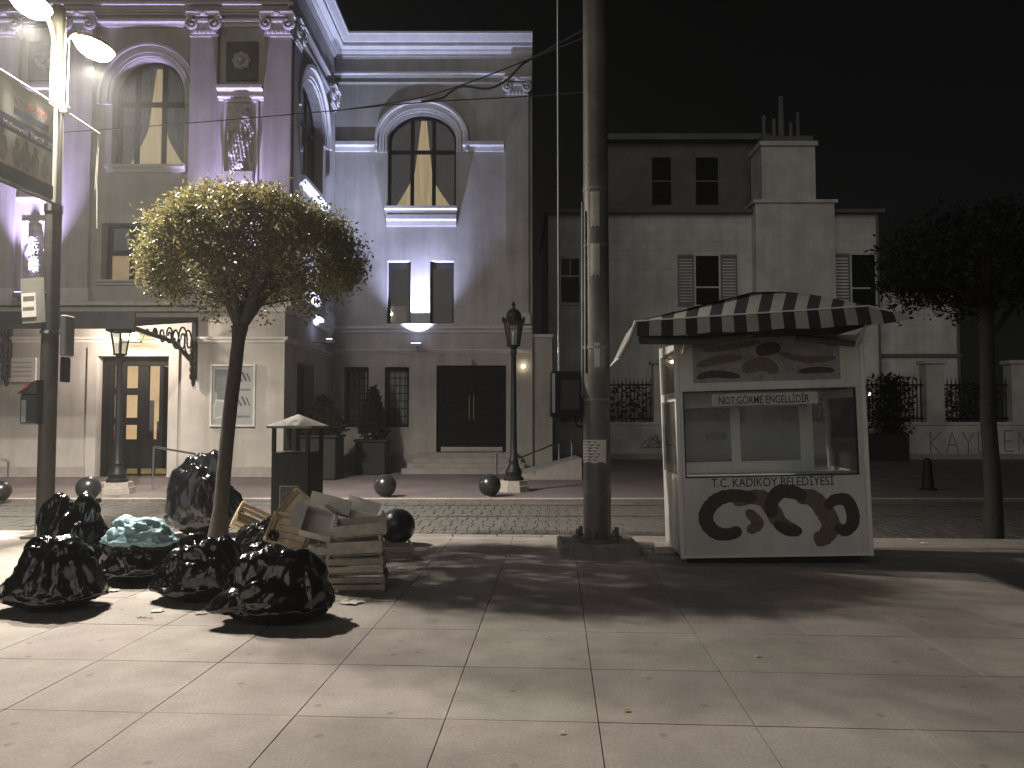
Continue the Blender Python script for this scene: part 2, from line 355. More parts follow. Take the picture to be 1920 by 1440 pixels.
def text_mesh(txt, size, m, extr=0.0015, bold=0.0, align='LEFT', spacing=1.0):
    cu = bpy.data.curves.new('text', 'FONT'); cu.body = txt; cu.size = size; cu.extrude = extr; cu.offset = bold; cu.align_x = align; cu.space_character = spacing
    cu.resolution_u = 3
    o = bpy.data.objects.new('text', cu); COL.objects.link(o)
    dg = bpy.context.evaluated_depsgraph_get()
    me = bpy.data.meshes.new_from_object(o.evaluated_get(dg))
    for v in me.vertices: v.co = (v.co.x, -v.co.z, v.co.y)
    me.materials.clear(); me.materials.append(m)
    bpy.data.objects.remove(o)
    return me
def smoothstep(a, b, x):
    t = min(1, max(0, (x - a) / (b - a))); return t * t * (3 - 2 * t)
def lerp(a, b, t): return a + (b - a) * t
def spline(pts, n):
    # Catmull-Rom through points
    P = [Vector(p) for p in pts]; P = [P[0] * 2 - P[1]] + P + [P[-1] * 2 - P[-2]]; out = []
    for i in range(1, len(P) - 2):
        for k in range(n):
            t = k / n; a, b, c, e = P[i - 1], P[i], P[i + 1], P[i + 2]
            out.append(0.5 * ((2 * b) + (c - a) * t + (2 * a - 5 * b + 4 * c - e) * t * t + (-a + 3 * b - 3 * c + e) * t ** 3))
    out.append(P[-2]); return out
# ================================================================== SETTING
tag(MB().box(-400, 400, -100, 700, -0.5, -0.25).build('ground', GROUND), kind='structure')
PW, PV = 0.793, 0.848
uD, _ = touv(gnd(834, 1350)); _, vD = touv(gnd(1000, 1352))
_, VK = touv(gnd(1000, 1003))          # back of the near kerb
pav = MB(); q = [uv(-16, -6), uv(16, -6), uv(16, VK - 0.18), uv(-16, VK - 0.18)]
pav.add([(p.x, p.y, -0.012) for p in q] + [(p.x, p.y, -0.2) for p in q], [(0, 1, 2, 3), (4, 7, 6, 5), (0, 4, 5, 1), (1, 5, 6, 2), (2, 6, 7, 3), (3, 7, 4, 0)])
pavement = tag(pav.build('pavement', MORTAR), kind='structure')
def slab_mesh(w, l, h, gap, c, name, m):
    a, b = (w - gap) / 2, (l - gap) / 2
    vs = [(-a, -b, -h), (a, -b, -h), (a, b, -h), (-a, b, -h), (-a, -b, -c), (a, -b, -c), (a, b, -c), (-a, b, -c),
          (-a + c, -b + c, 0), (a - c, -b + c, 0), (a - c, b - c, 0), (-a + c, b - c, 0)]
    fs = [(8, 9, 10, 11)]
    for i in range(4):
        j = (i + 1) % 4; fs += [(i, j, j + 4, i + 4), (i + 4, j + 4, j + 8, i + 8)]
    return MB().add(vs, fs).mesh(name, m)
slab_me = slab_mesh(PW, PV, 0.011, 0.006, 0.0006, 'slab', SLAB)
half_me = {}
row = 0; v0 = vD - PV * 3
while True:
    a, b = v0 + row * PV, v0 + (row + 1) * PV
    if a > VK - 0.2: break
    l = min(b, VK - 0.182) - a
    me = slab_me if l > PV - 1e-3 else slab_mesh(PW, l, 0.011, 0.006, 0.0006, 'slab', SLAB)
    half = (b + 1) * 0.70 + 1.2
    for k in range(-20, 21):
        u = uD + (k + 0.5) * PW
        if abs(u) > half: continue
        o = link('slab', me, pavement); p = uv(u, a + l / 2)
        o.location = (p.x, p.y, random.uniform(-0.0012, 0.0012)); o.rotation_euler = (random.uniform(-.0012, .0012), random.uniform(-.0012, .0012), -PHI)
    row += 1
# near kerb: a row of kerbstones
kerb = tag(MB().add([uv(-16, VK - 0.178, -0.2), uv(16, VK - 0.178, -0.2), uv(16, VK - 0.004, -0.2), uv(-16, VK - 0.004, -0.2),
                     uv(-16, VK - 0.178, -0.012), uv(16, VK - 0.178, -0.012), uv(16, VK - 0.004, -0.012), uv(-16, VK - 0.004, -0.012)],
                    [(0, 3, 2, 1), (4, 5, 6, 7), (0, 1, 5, 4), (1, 2, 6, 5), (2, 3, 7, 6), (3, 0, 4, 7)]).build('kerb', MORTAR), kind='structure')
ks = slab_mesh(0.6, 0.176, 0.085, 0.008, 0.006, 'kerbstone', KERB)
for k in range(-16, 17):
    o = link('kerbstone', ks, kerb); p = uv(k * 0.6 + 0.1, VK - 0.09); o.location = (p.x, p.y, 0.003 + random.uniform(-.003, .003)); o.rotation_euler = (0, 0, -PHI)
# paved tram street between the two pavements
FARK = gnd(960, 936).y
road = tag(MB().add([(-40, 8, -0.062), (60, 6, -0.062), (60, FARK, -0.062), (-40, FARK, -0.062)], [(0, 1, 2, 3)]).build('road', mat('road_joint', (.125, .117, .107), .9, var=.2, scale=9)), kind='structure')
SW, SL = 0.165, 0.36
set_me = slab_mesh(SW, SL, 0.02, 0.010, 0.003, 'road_sett', SETT)
far = MB(); nind = 0
for r_ in range(0, 14):
    v = VK + 0.02 + (r_ + 0.5) * SL
    for k in range(-66, 67):
        u = (k + 0.5) * SW + (0.04 if r_ % 2 else 0); p = uv(u, v)
        if abs(p.x) > p.y * 0.70 + 0.4 or p.y > FARK - 0.3: continue
        z = -0.043 + random.uniform(-.004, .004)
        if r_ < 2 and nind < 290:
            o = link('road_sett', set_me, road); o.location = (p.x, p.y, z); o.rotation_euler = (random.uniform(-.01, .01), random.uniform(-.012, .012), -PHI); nind += 1
        else:
            M = Matrix.Translation((p.x, p.y, z)) @ Euler((random.uniform(-.01, .01), random.uniform(-.012, .012), -PHI)).to_matrix().to_4x4()
            far.add([M @ x.co for x in set_me.vertices], [tuple(f.vertices) for f in set_me.polygons])
far.build('road_setts_field', SETT, road)['kind'] = 'stuff'
# tram rails
for i, py in enumerate((951, 972)):
    p = gnd(700, py, -0.07)
    rl = MB(); d1 = p.y
    rl.box(-30, 30, d1 - 0.03, d1 + 0.03, -0.06, -0.0365)
    rl.box(-30, 30, d1 + 0.036, d1 + 0.062, -0.06, -0.038)
    tag(rl.build('tram_rail', STEEL), kind='structure')
# far pavement
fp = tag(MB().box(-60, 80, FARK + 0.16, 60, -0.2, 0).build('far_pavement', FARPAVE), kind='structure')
fk = tag(MB().box(-60, 80, FARK - 0.02, FARK + 0.158, -0.2, 0.004).build('far_kerb', MORTAR), kind='structure')
fks = slab_mesh(0.8, 0.18, 0.09, 0.01, 0.008, 'far_kerbstone', KERB)
for k in range(-17, 18):
    o = link('kerbstone', fks, fk); o.location = (k * 0.8, FARK + 0.07, 0.012)

# ================================================================== OPERA HOUSE
YF = 18.8
opera = thing('opera_house', 'grey stucco theatre with arched windows and violet lit pilasters', 'building', (0, YF, 0))
def P(px, py, y=YF):
    p = at(px, py, y); return p.x, p.z
XC = P(533, 700)[0]                    # corner of the projecting block
YB = onx(622, 640, XC).y               # recessed wing
OFF = Vector((0, YF, 0))
def opart(name, mb, m, parent=None, smooth=False, shift=True):
    if shift: mb.v = [(x, y - YF, z) for x, y, z in mb.v]
    return mb.build(name, m, parent or opera, smooth)
def arch_pts(xa, xb, zs, zt, n=20):
    # half ellipse from left spring to right spring
    c = (xa + xb) / 2; a = (xb - xa) / 2; h = zt - zs
    return [(c - a * math.cos(math.pi * i / n), zs + h * math.sin(math.pi * i / n)) for i in range(n + 1)]
def wall_front(x0, x1, z0, z1, y, ops, depth):
    """sheet facing -y with openings; ops: (xa, xb, za, zb, spring or None)"""
    m = MB(); xs = sorted({x0, x1, *[o[0] for o in ops], *[o[1] for o in ops]}); zs = sorted({z0, z1, *[o[2] for o in ops], *[o[3] for o in ops]})
    for i in range(len(xs) - 1):
        for j in range(len(zs) - 1):
            cx, cz = (xs[i] + xs[i + 1]) / 2, (zs[j] + zs[j + 1]) / 2
            if any(o[0] < cx < o[1] and o[2] < cz < o[3] for o in ops): continue
            m.add([(xs[i], y, zs[j]), (xs[i + 1], y, zs[j]), (xs[i + 1], y, zs[j + 1]), (xs[i], y, zs[j + 1])], [(0, 1, 2, 3)])
    for xa, xb, za, zb, sp in ops:
        if sp is None:
            loop = [(xa, za), (xa, zb), (xb, zb), (xb, za)]
        else:
            A = arch_pts(xa, xb, sp, zb); loop = [(xa, za)] + A + [(xb, za)]
            for i in range(len(A) - 1):
                m.add([(A[i][0], y, A[i][1]), (A[i + 1][0], y, A[i + 1][1]), (A[i + 1][0], y, zb), (A[i][0], y, zb)], [(0, 1, 2, 3)])
        for i in range(len(loop)):
            a, b = loop[i], loop[(i + 1) % len(loop)]
            m.add([(a[0], y, a[1]), (b[0], y, b[1]), (b[0], y + depth, b[1]), (a[0], y + depth, a[1])], [(0, 1, 2, 3)])
    return m
def swap_side(m, X):
    """turn a sheet built facing -y at y=0 into the block's side wall facing +x: local x -> depth"""
    m.v = [(X - y, x, z) for x, y, z in m.v]; return m
ZTOP = P(800, 78, YB)[1]
XL = -34.0
# openings on the front of the block
aw = (P(210, 240)[0], P(346, 240)[0], P(280, 312)[1], P(285, 108)[1], P(285, 182)[1])
lw = (P(190, 470)[0], P(352, 470)[0], P(260, 526)[1], P(260, 418)[1], None)
dr = (P(182, 780)[0], P(316, 780)[0], 0.02, P(250, 668)[1], None)
aw2 = (aw[0] - 8.6, aw[1] - 8.6) + aw[2:]
front = wall_front(XL, XC, -0.1, ZTOP, YF, [aw, lw, dr], 0.32)
wall_f = opart('front_wall', front, STUCCO)
# side wall of the block
def PS(px, py):
    p = onx(px, py, XC); return p.y, p.z
sa, sb = PS(560, 250)[0], PS(606, 250)[0]
sw = (sa, sb, PS(590, 365)[1], PS(573, 140)[1], PS(575, 215)[1])
sd = (PS(556, 780)[0], PS(588, 780)[0], 0.02, PS(560, 678)[1], None)
side = swap_side(wall_front(YF, YB, -0.1, ZTOP, 0, [sw, sd], 0.32), XC)
opart('side_wall', side, STUCCO)
# wing
XR = P(998, 400, YB)[0]
ww = (P(727, 300, YB)[0], P(855, 300, YB)[0], P(790, 386, YB)[1], P(790, 212, YB)[1], P(790, 262, YB)[1])
s1 = (P(726, 540, YB)[0], P(770, 540, YB)[0], P(750, 608, YB)[1], P(750, 489, YB)[1], None)
s2 = (P(806, 540, YB)[0], P(851, 540, YB)[0], P(830, 608, YB)[1], P(830, 489, YB)[1], None)
g1 = (P(645, 740, YB)[0], P(691, 740, YB)[0], P(660, 801, YB)[1], P(660, 688, YB)[1], None)
g2 = (P(721, 740, YB)[0], P(767, 740, YB)[0], P(740, 801, YB)[1], P(740, 688, YB)[1], None)
wd = (P(818, 760, YB)[0], P(949, 760, YB)[0], P(880, 848, YB)[1], P(880, 685, YB)[1], None)
wing = wall_front(XC, XR, -0.1, ZTOP, YB, [ww, s1, s2, g1, g2, wd], 0.34)
opart('wing_wall', wing, STUCCO)
# body behind: end wall, roof, back so that no light leaks through
rb = MB().box(XR - 0.3, XR - 0.004, YB + 0.004, YB + 12, -0.1, ZTOP - 0.05)
rb.box(XL, XR - 0.31, YB + 11.6, YB + 12, -0.1, ZTOP - 0.05)
opart('end_wall', rb, STUCCO)
opart('roof', MB().box(XL, XC - .02, YF + 0.3, YB + 12, ZTOP - 0.045, ZTOP + 0.05).box(XC - .019, XR, YB + .02, YB + 12, ZTOP - 0.045, ZTOP + 0.05), PLINTH)
# low annex right of the wing
za = P(1015, 632, YB)[1]
opart('annex_wall', MB().box(XR + 0.004, P(1036, 760, YB)[0], YB + 0.15, YB + 4, -0.1, za), STUCCO)
opart('annex_coping', MB().box(XR + 0.006, P(1038, 760, YB)[0], YB + 0.09, YB + 4.05, za + 0.002, za + 0.1), STONE)

def cornice_prof(y, z, out, h):
    """stacked classical cornice, front towards -y; top at z"""
    pr = [(0, 0), (0.06, 0), (0.06, .07), (.14, .10), (.14, .17), (.20, .20), (.30, .30), (.30, .36), (.42, .40), (.62, .42), (.62, .60), (.70, .62), (.80, .72), (.92, .86), (1, .90), (1, 1), (0, 1)]
    return [(y - a * out, z - h + b * h) for a, b in pr]
# main cornice: wing and side and front (mitred at inner corner by butt joint)
CO, CH = 0.55, 0.62
ct = ZTOP + 0.06
m = MB(); pr = cornice_prof(YB, ct, CO, CH); m.prof_x(pr, XC + 0.001, XR + 0.0); opart('cornice', m, STONE)
m = MB(); pr = cornice_prof(YF, ct, CO, CH); m.prof_x(pr, XL, XC + 0.0); opart('cornice', m, STONE)
m = MB(); pr = cornice_prof(0, ct, CO, CH); n0 = len(m.v); m.prof_x(pr, YF - CO, YB - 0.002); m.v = [(XC - y, x, z) for x, y, z in m.v]; opart('cornice', m, STONE)
def mould(name, x0, x1, y, z, out, h, m=STONE, parent=None):
    mm = MB(); mm.prof_x([(y, z - h), (y - out * .35, z - h), (y - out * .5, z - h * .55), (y - out, z - h * .4), (y - out, z), (y, z)], x0, x1)
    return opart(name, mm, m, parent)
def mould_side(name, y0, y1, z, out, h):
    mm = MB(); mm.prof_x([(0, z - h), (-out * .35, z - h), (-out * .5, z - h * .55), (-out, z - h * .4), (-out, z), (0, z)], y0, y1)
    mm.v = [(XC - y, x, z_) for x, y, z_ in mm.v]; return opart(name, mm, STONE)
# string courses of the wing
zf = P(800, 137, YB)[1]; mould('string_course', XC + 0.01, P(958, 137, YB)[0], YB, zf, 0.12, 0.16)
mould('string_course', XC + 0.01, P(958, 137, YB)[0], YB, zf - 0.3, 0.05, 0.06)
zi = P(670, 268, YB)[1]
mould('string_course', XC + 0.01, P(709, 268, YB)[0], YB, zi, 0.17, 0.28); mould('string_course', P(868, 268, YB)[0], P(945, 268, YB)[0], YB, zi, 0.17, 0.28)
zb = P(790, 612, YB)[1]
mould('string_course', XC + 0.01, XR - .01, YB, zb, 0.16, 0.2)
zb2 = P(790, 655, YB)[1]; mould('string_course', XC + 0.01, XR - .01, YB, zb2, 0.09, 0.12)
# arch hood over the wing window
def hood(name, xa, xb, zs, zt, y, bands, m=STONE, side=False, foot=None):
    root = None
    for k, (r0, r1, pr_) in enumerate(bands):
        mm = MB(); A = arch_pts(xa - r0, xb + r0, zs, zt + r0, 28); B = arch_pts(xa - r1, xb + r1, zs, zt + r1, 28)
        if foot is not None:
            A = [(A[0][0], foot)] + A + [(A[-1][0], foot)]; B = [(B[0][0], foot)] + B + [(B[-1][0], foot)]
        n = len(A)
        vs = [(x, y, z) for x, z in A] + [(x, y - pr_, z) for x, z in A] + [(x, y - pr_, z) for x, z in B] + [(x, y, z) for x, z in B]
        fs = []
        for i in range(n - 1):
            for q in range(3): fs.append((q * n + i, q * n + i + 1, (q + 1) * n + i + 1, (q + 1) * n + i))
        fs += [(0, n, 2 * n, 3 * n), (n - 1, 2 * n - 1, 3 * n - 1, 4 * n - 1)]
        mm.add(vs, fs)
        if side: mm.v = [(XC - y_, x, z) for x, y_, z in mm.v]
        o = opart(name if root is None else 'arch_band', mm, m, root, True)
        root = root or o
    return root
hood('window_hood', ww[0], ww[1], ww[4], ww[3], YB, [(0.03, 0.08, .05), (0.10, 0.17, 0.08), (0.19, 0.30, 0.05), (0.31, 0.39, 0.16)], foot=zi - 0.3)
hood('window_hood', aw[0], aw[1], aw[4], aw[3], YF, [(0.02, 0.08, .05), (0.10, 0.17, 0.07), (0.19, 0.27, 0.04), (0.285, 0.345, 0.10)], foot=aw[4] - 0.2)
hood('window_hood', sw[0], sw[1], sw[4], sw[3], 0, [(0.03, 0.10, .06), (0.12, 0.30, 0.09), (0.32, 0.42, 0.17)], side=True, foot=sw[4] - 0.2)
# sill and apron panel of the wing window
zs_ = P(790, 389, YB)[1]
mould('window_sill', ww[0] - 0.06, ww[1] + 0.05, YB, zs_, 0.22, 0.2)
zs2 = P(790, 404, YB)[1]; mould('apron_panel', ww[0] - 0.02, ww[1] + 0.02, YB, zs2, 0.12, 0.34)
mould('window_sill', s1[0] - 0.03, s2[1] + 0.03, YB, s1[2] - 0.004, 0.2, 0.14)
mould('window_sill', aw[0] - 0.08, aw[1] + 0.08, YF, aw[2], 0.2, 0.16); mould('window_sill', lw[0] - 0.06, lw[1] + 0.06, YF, lw[2], 0.15, 0.12)
mm = MB(); zc = sw[2]; mm.prof_x([(0, zc - .2), (-.1, zc - .2), (-.22, zc - .1), (-.22, zc), (0, zc)], sw[0] - .08, sw[1] + .08); mm.v = [(XC - y, x, z) for x, y, z in mm.v]; opart('window_sill', mm, STONE)
# string courses of the block
for py, o_, h_ in ((9, 0.14, 0.14), (22, 0.10, .10), (40, 0.13, 0.16)):
    mould('string_course', XL, XC, YF, P(280, py)[1], o_, h_)
    if py != 22: mould_side('string_course', YF - o_, YB - 0.01, P(280, py)[1] + 0.002, o_, h_)
zl = P(300, 568)[1]; mould('string_course', XL, XC, YF, zl, 0.22, 0.22); mould_side('string_course', YF - .22, YB - .01, zl + .002, .2, .22)
zl2 = P(300, 632)[1]; mould('string_course', XL, XC, YF, zl2, 0.10, 0.14); mould_side('string_course', YF - .1, YB - .01, zl2 + .002, .1, .14)
# plinth and low step
opart('plinth', MB().box(XL, XC + 0.05, YF - 0.06, YF - 0.002, -0.1, 0.42), PLINTH) if False else None
for a, b in ((XL, dr[0] - 0.25), (dr[1] + 0.2, XC + 0.04)):
    opart('plinth', MB().box(a, b, YF - 0.07, YF - 0.002, -0.1, 0.42), PLINTH)
ys = gnd(300, 907).y
opart('plinth', MB().box(XC + 0.3, wd[0] - 0.2, YB - 0.07, YB - 0.002, -0.1, 0.5), PLINTH)

# ---- pilasters with scrolled capitals
def volute(mm, cx, cz, y, r, s, turns=1.6, th=0.045):
    pts = []
    for i in range(26):
        t = i / 25; a = math.pi / 2 + s * turns * 2 * math.pi * t; rr = r * (1 - 0.82 * t)
        pts.append((cx + rr * math.cos(a), y - 0.02 - 0.05 * t, cz + rr * math.sin(a)))
    mm.tube(pts, [th * (1 - 0.5 * i / 25) for i in range(26)], 6)
def pilaster(xa, xb, z0, z1, y, side=False):
    sh = MB(); d = 0.12
    def put(name, mm, m, parent=None, smooth=False):
        if side: mm.v = [(XC - y_, x, z) for x, y_, z in mm.v]
        return opart(name, mm, m, parent, smooth)
    hc = 0.60; w = xb - xa; zc = z1 - hc
    sh.box(xa, xb, y - d, y - 0.001, z0, zc)
    p = put('pilaster', sh, STUCCO)
    b = MB(); b.box(xa - .06, xb + .06, y - d - .06, y - 0.0015, z0 - 0.14, z0 + 0.12); b.box(xa - .03, xb + .03, y - d - .03, y - 0.0012, z0 + 0.122, z0 + 0.2); put('pilaster_base', b, STONE, p)
    c = MB(); c.box(xa - .02, xb + .02, y - d - .03, y - 0.002, zc, zc + 0.07)
    c.prism([(xa + .02, zc + .072), (xb - .02, zc + .072), (xb + .04, z1 - .14), (xa - .04, z1 - .14)], y - d - .05, y - 0.003)
    c.box(xa - .10, xb + .10, y - d - .13, y - 0.002, z1 - 0.12, z1 - .045); c.box(xa - .07, xb + .07, y - d - .17, y - 0.0025, z1 - 0.042, z1)
    cp = put('capital', c, STONE, p)
    v = MB(); rv = 0.165
    volute(v, xa + 0.07, z1 - 0.30, y - d - .06, rv, 1); volute(v, xb - 0.07, z1 - 0.30, y - d - .06, rv, -1)
    k = 7
    for i in range(k):
        x = lerp(xa + .22, xb - .22, i / (k - 1)); v.sphere((x, y - d - .07, z1 - 0.21), 0.045, 8, 6, (1, .8, 1.3))
    for i in range(5):
        x = lerp(xa + .12, xb - .12, i / 4); v.sphere((x, y - d - .05, zc + 0.13), 0.05, 8, 6, (1, .6, 1.6))
    v.sphere(((xa + xb) / 2, y - d - .14, z1 - .05), .07, 8, 6, (1.2, .6, 1)); put('capital_scrolls', v, STONE, p, True)
    return p
zcap = P(400, 30)[1]; zfoot = zl + 0.15
strip = (P(409, 240)[0], P(496, 240)[0])
pw = P(547, 240)[0] - P(496, 240)[0]
pilaster(strip[0] - pw, strip[0], zfoot, zcap, YF); pilaster(strip[1], strip[1] + pw, zfoot, zcap, YF)
strip2x = P(36, 300)[0]; strip2 = (strip2x, strip2x + strip[1] - strip[0])
pilaster(strip2[0] - pw, strip2[0], zfoot, zcap, YF); pilaster(strip2[1], strip2[1] + pw, zfoot, zcap, YF)
pilaster(YF + 0.12, YF + 0.7, zfoot, zcap, 0, True); pilaster(YB - 1.0, YB - 0.35, zfoot, zcap, 0, True)
pilaster(P(948, 300, YB)[0], XR - 0.12, P(970, 600, YB)[1], P(970, 150, YB)[1], YB)

# ---- carved relief panels
def relief(name, xa, xb, za, zb, y, seed, parent=None):
    rnd = random.Random(seed); nx, nz = 46, 118
    caps = [((.13, .90), (.13, .93), .075), ((.10, .80), (.03, .60), .13), ((.02, .80), (-.16, .66), .055), ((-.16, .66), (.06, .60), .05), ((.20, .78), (.30, .62), .055), ((.30, .62), (.24, .52), .05),
            ((.0, .55), (-.12, .34), .15), ((.05, .5), (.0, .2), .14), ((-.1, .34), (-.16, .14), .13), ((-.2, .1), (-.1, .06), .05), ((.03, .09), (.12, .05), .05), ((.24, .5), (.22, .28), .06), ((.22, .28), (.32, .2), .045), ((-.3, .62), (-.34, .52), .05)]
    if seed % 2: caps = [((-a[0], a[1]), (-b[0], b[1]), r) for a, b, r in caps]
    W_, H_ = xb - xa, zb - za
    vs = []; asp = W_ / H_
    for j in range(nz + 1):
        for i in range(nx + 1):
            u = (i / nx - .5); v = j / nz; h = 0
            for a, b, r in caps:
                ax, az, bx, bz = a[0] * asp * 1.25, a[1], b[0] * asp * 1.25, b[1]; x, z = u * asp, v
                dx, dz = bx - ax, bz - az; L2 = dx * dx + dz * dz + 1e-9; t = max(0, min(1, ((x - ax) * dx + (z - az) * dz) / L2))
                dd = math.hypot(x - ax - dx * t, z - az - dz * t); rr = r * 0.62
                if dd < rr: h = max(h, math.sqrt(rr * rr - dd * dd) * 1.5)
            if h > 0.02 and v < .68:
                h += 0.012 * math.sin((u * 60 + v * 22 + 3 * noise.noise((u * 6, v * 6, seed)))) * smoothstep(.02, .06, h)
            h += 0.012 * noise.noise((u * 18, v * 40, seed)) * (1 if h > .02 else .25)
            e = min(i, nx - i) / 3; e2 = min(j, nz - j) / 3
            h *= min(1, e, e2)
            vs.append((lerp(xa, xb, i / nx), y - 0.01 - h * H_ * 0.85, lerp(za, zb, j / nz)))
    fs = [(j * (nx + 1) + i, j * (nx + 1) + i + 1, (j + 1) * (nx + 1) + i + 1, (j + 1) * (nx + 1) + i) for j in range(nz) for i in range(nx)]
    mm = MB(); mm.add(vs, fs)
    o = opart(name, mm, RELIEF, parent, 'all'); return o
def strip_panels(s, seed):
    xm = (s[0] + s[1]) / 2; w = (s[1] - s[0])
    # lower panel with moulded frame, upper panel, dark square
    za_, zb_ = P(450, 345)[1], P(450, 192)[1]
    for k, (a, b) in enumerate(((za_, zb_), (za_ - 3.05, zb_ - 3.05))):
        ra = relief('relief_panel', xm - w * .33, xm + w * .33, a, b, YF, seed + k)
        fr = MB(); t = 0.05
        for x0, x1, z0, z1 in ((xm - w * .33 - t, xm - w * .33, a - t, b + t), (xm + w * .33, xm + w * .33 + t, a - t, b + t), (xm - w * .33, xm + w * .33, b, b + t), (xm - w * .33, xm + w * .33, a - t, a)):
            fr.box(x0, x1, YF - 0.05, YF - 0.0012, z0, z1)
        opart('relief_frame', fr, STONE, ra)
        opart('relief_base', MB().box(xm - w * .31, xm + w * .31, YF - .20, YF - .012, a + 0.002, a + .26), RELIEF, ra)
    mould('panel_ledge', s[0] + .01, s[1] - .01, YF, P(450, 166)[1], .24, .2); mould('panel_ledge', s[0] + .01, s[1] - .01, YF, P(450, 182)[1], .12, .1)
    a, b = P(450, 152)[1], P(450, 80)[1]
    sq = opart('square_panel', MB().box(xm - w * .34, xm + w * .34, YF - .05, YF - .0015, a, b), DARKSTONE)
    rs = MB()
    for i in range(8):
        an = i * math.pi / 4; rs.sphere((xm + .15 * math.cos(an), YF - .07, (a + b) / 2 + .15 * math.sin(an)), .09, 8, 6, (1, .6, 1))
    rs.sphere((xm, YF - .1, (a + b) / 2), .1, 10, 6); opart('rosette', rs, RELIEF, sq, True)
    mould('panel_ledge', s[0] + .01, s[1] - .01, YF, za_ - .35, .1, .12)
strip_panels(strip, 4); strip_panels(strip2, 8)

# ---- windows
def window(name, op, y, cols, transoms, lit, side=False, drape=True, mat_frame=DARKFRAME, depth=0.26, fw=0.07, panes=True):
    xa, xb, za, zb, sp = op
    def put(nm, mm, m, parent=None, smooth=False):
        if side: mm.v = [(XC - y_, x, z) for x, y_, z in mm.v]
        return opart(nm, mm, m, parent, smooth)
    def top(x):
        if sp is None: return zb
        c = (xa + xb) / 2; a = (xb - xa) / 2; t = max(0, 1 - ((x - c) / a) ** 2); return sp + (zb - sp) * math.sqrt(t)
    yf = y + depth
    m = MB()
    if sp is None:
        m.box(xa, xa + fw, yf, yf + .06, za, zb); m.box(xb - fw, xb, yf, yf + .06, za, zb); m.box(xa + fw, xb - fw, yf, yf + .06, zb - fw, zb); m.box(xa + fw, xb - fw, yf, yf + .06, za, za + fw)
    else:
        A = [(xa, za)] + arch_pts(xa, xb, sp, zb) + [(xb, za)]; B = [(xa + fw, za)] + arch_pts(xa + fw, xb - fw, sp, zb - fw) + [(xb - fw, za)]
        n = len(A)
        vs = [(x, yf, z) for x, z in A] + [(x, yf, z) for x, z in B] + [(x, yf + .06, z) for x, z in B]
        m.add(vs, [(q * n + i, q * n + i + 1, (q + 1) * n + i + 1, (q + 1) * n + i) for i in range(n - 1) for q in range(2)])
        m.box(xa + fw, xb - fw, yf, yf + .06, za, za + fw)
    wnd = put(name, m, mat_frame)
    b = MB()
    for x in cols: b.box(x - .06, x + .06, yf + .004, yf + .055, za + fw, top(x) - .02)
    for z in transoms:
        hw = (xb - xa) / 2
        if sp is not None and z > sp: hw *= math.sqrt(max(0, 1 - ((z - sp) / (zb - sp)) ** 2))
        c = (xa + xb) / 2; b.box(c - hw + .03, c + hw - .03, yf + .006, yf + .05, z - .06, z + .06)
    if cols or transoms: put('glazing_bars', b, mat_frame, wnd)
    # one pane per light
    if panes:
        ex = [xa + fw * .5] + list(cols) + [xb - fw * .5]; ez = [za] + list(transoms) + [None]
        for i in range(len(ex) - 1):
            for j in range(len(ez) - 1):
                x0, x1 = ex[i], ex[i + 1]; z0 = ez[j]; z1 = ez[j + 1]
                k = 8; xs = [lerp(x0, x1, t / k) for t in range(k + 1)]
                if z1 is None: poly = [(x0, z0), (x1, z0)] + [(x, max(z0 + .01, top(x) - .03)) for x in reversed(xs)]
                else: poly = [(x0, z0), (x1, z0), (x1, z1), (x0, z1)]
                put('pane', MB().add([(x, yf + .03, z) for x, z in poly], [tuple(range(len(poly)))]), PANE, wnd)
    # curtains inside
    if lit:
        c = MB(); k = 60; vs = []
        for i in range(k + 1):
            x = lerp(xa + .02, xb - .02, i / k); w_ = .02 * math.sin(i * 1.9) + .012 * math.sin(i * 3.7)
            vs += [(x, yf + .34 + w_, za), (x, yf + .34 + w_, max(za + .1, top(x) - .02))]
        c.add(vs, [(2 * i, 2 * i + 2, 2 * i + 3, 2 * i + 1) for i in range(k)]); put('sheer_curtain', c, lit, wnd, True)
        if drape:
            cx = (xa + xb) / 2 + 0.0
            for s in (-1, 1):
                c = MB(); k = 26; rows = 14; vs = []
                for j in range(rows + 1):
                    t = j / rows; z = lerp(za + .02, zb - .02, t)
                    # swept aside low down, closed at the top
                    e = (xb - xa) / 2
                    lim = .40 if s < 0 else .34
                    inner = e * (.27 + .60 * (1 - t / lim) ** 1.1) if t < lim else e * lerp(.27, .08, (t - lim) / (1 - lim))
                    for i in range(k + 1):
                        x = cx + s * lerp(inner, e, i / k); zz = min(z, top(min(max(x, xa + .02), xb - .02)) - .02)
                        vs.append((x, yf + .25 + .03 * math.sin(i * 1.6 + j * .12), zz))
                c.add(vs, [(j * (k + 1) + i, j * (k + 1) + i + 1, (j + 1) * (k + 1) + i + 1, (j + 1) * (k + 1) + i) for j in range(rows) for i in range(k)])
                put('drape', c, CURTAIN, wnd, True)
    r = MB(); r.box(xa - .3, xb + .3, yf + .8, yf + .82, za - .3, zb + .3)
    r.box(xa - .3, xa - .28, yf + .08, yf + .8, za - .3, zb + .3); r.box(xb + .28, xb + .3, yf + .08, yf + .8, za - .3, zb + .3)
    r.box(xa - .28, xb + .28, yf + .08, yf + .8, za - .3, za - .28); r.box(xa - .28, xb + .28, yf + .08, yf + .8, zb + .28, zb + .3)
    put('room_lining', r, ROOM, wnd)
    return wnd
def thirds(op, a=.30, b=.66): return [lerp(op[0], op[1], a), lerp(op[0], op[1], b)]
window('arched_window', aw, YF, [P(247, 260)[0], P(298, 260)[0]], [P(270, 188)[1]], SHEER)
window('arched_window', ww, YB, [P(771, 330, YB)[0], P(812, 330, YB)[0]], [P(790, 280, YB)[1]], SHEER)
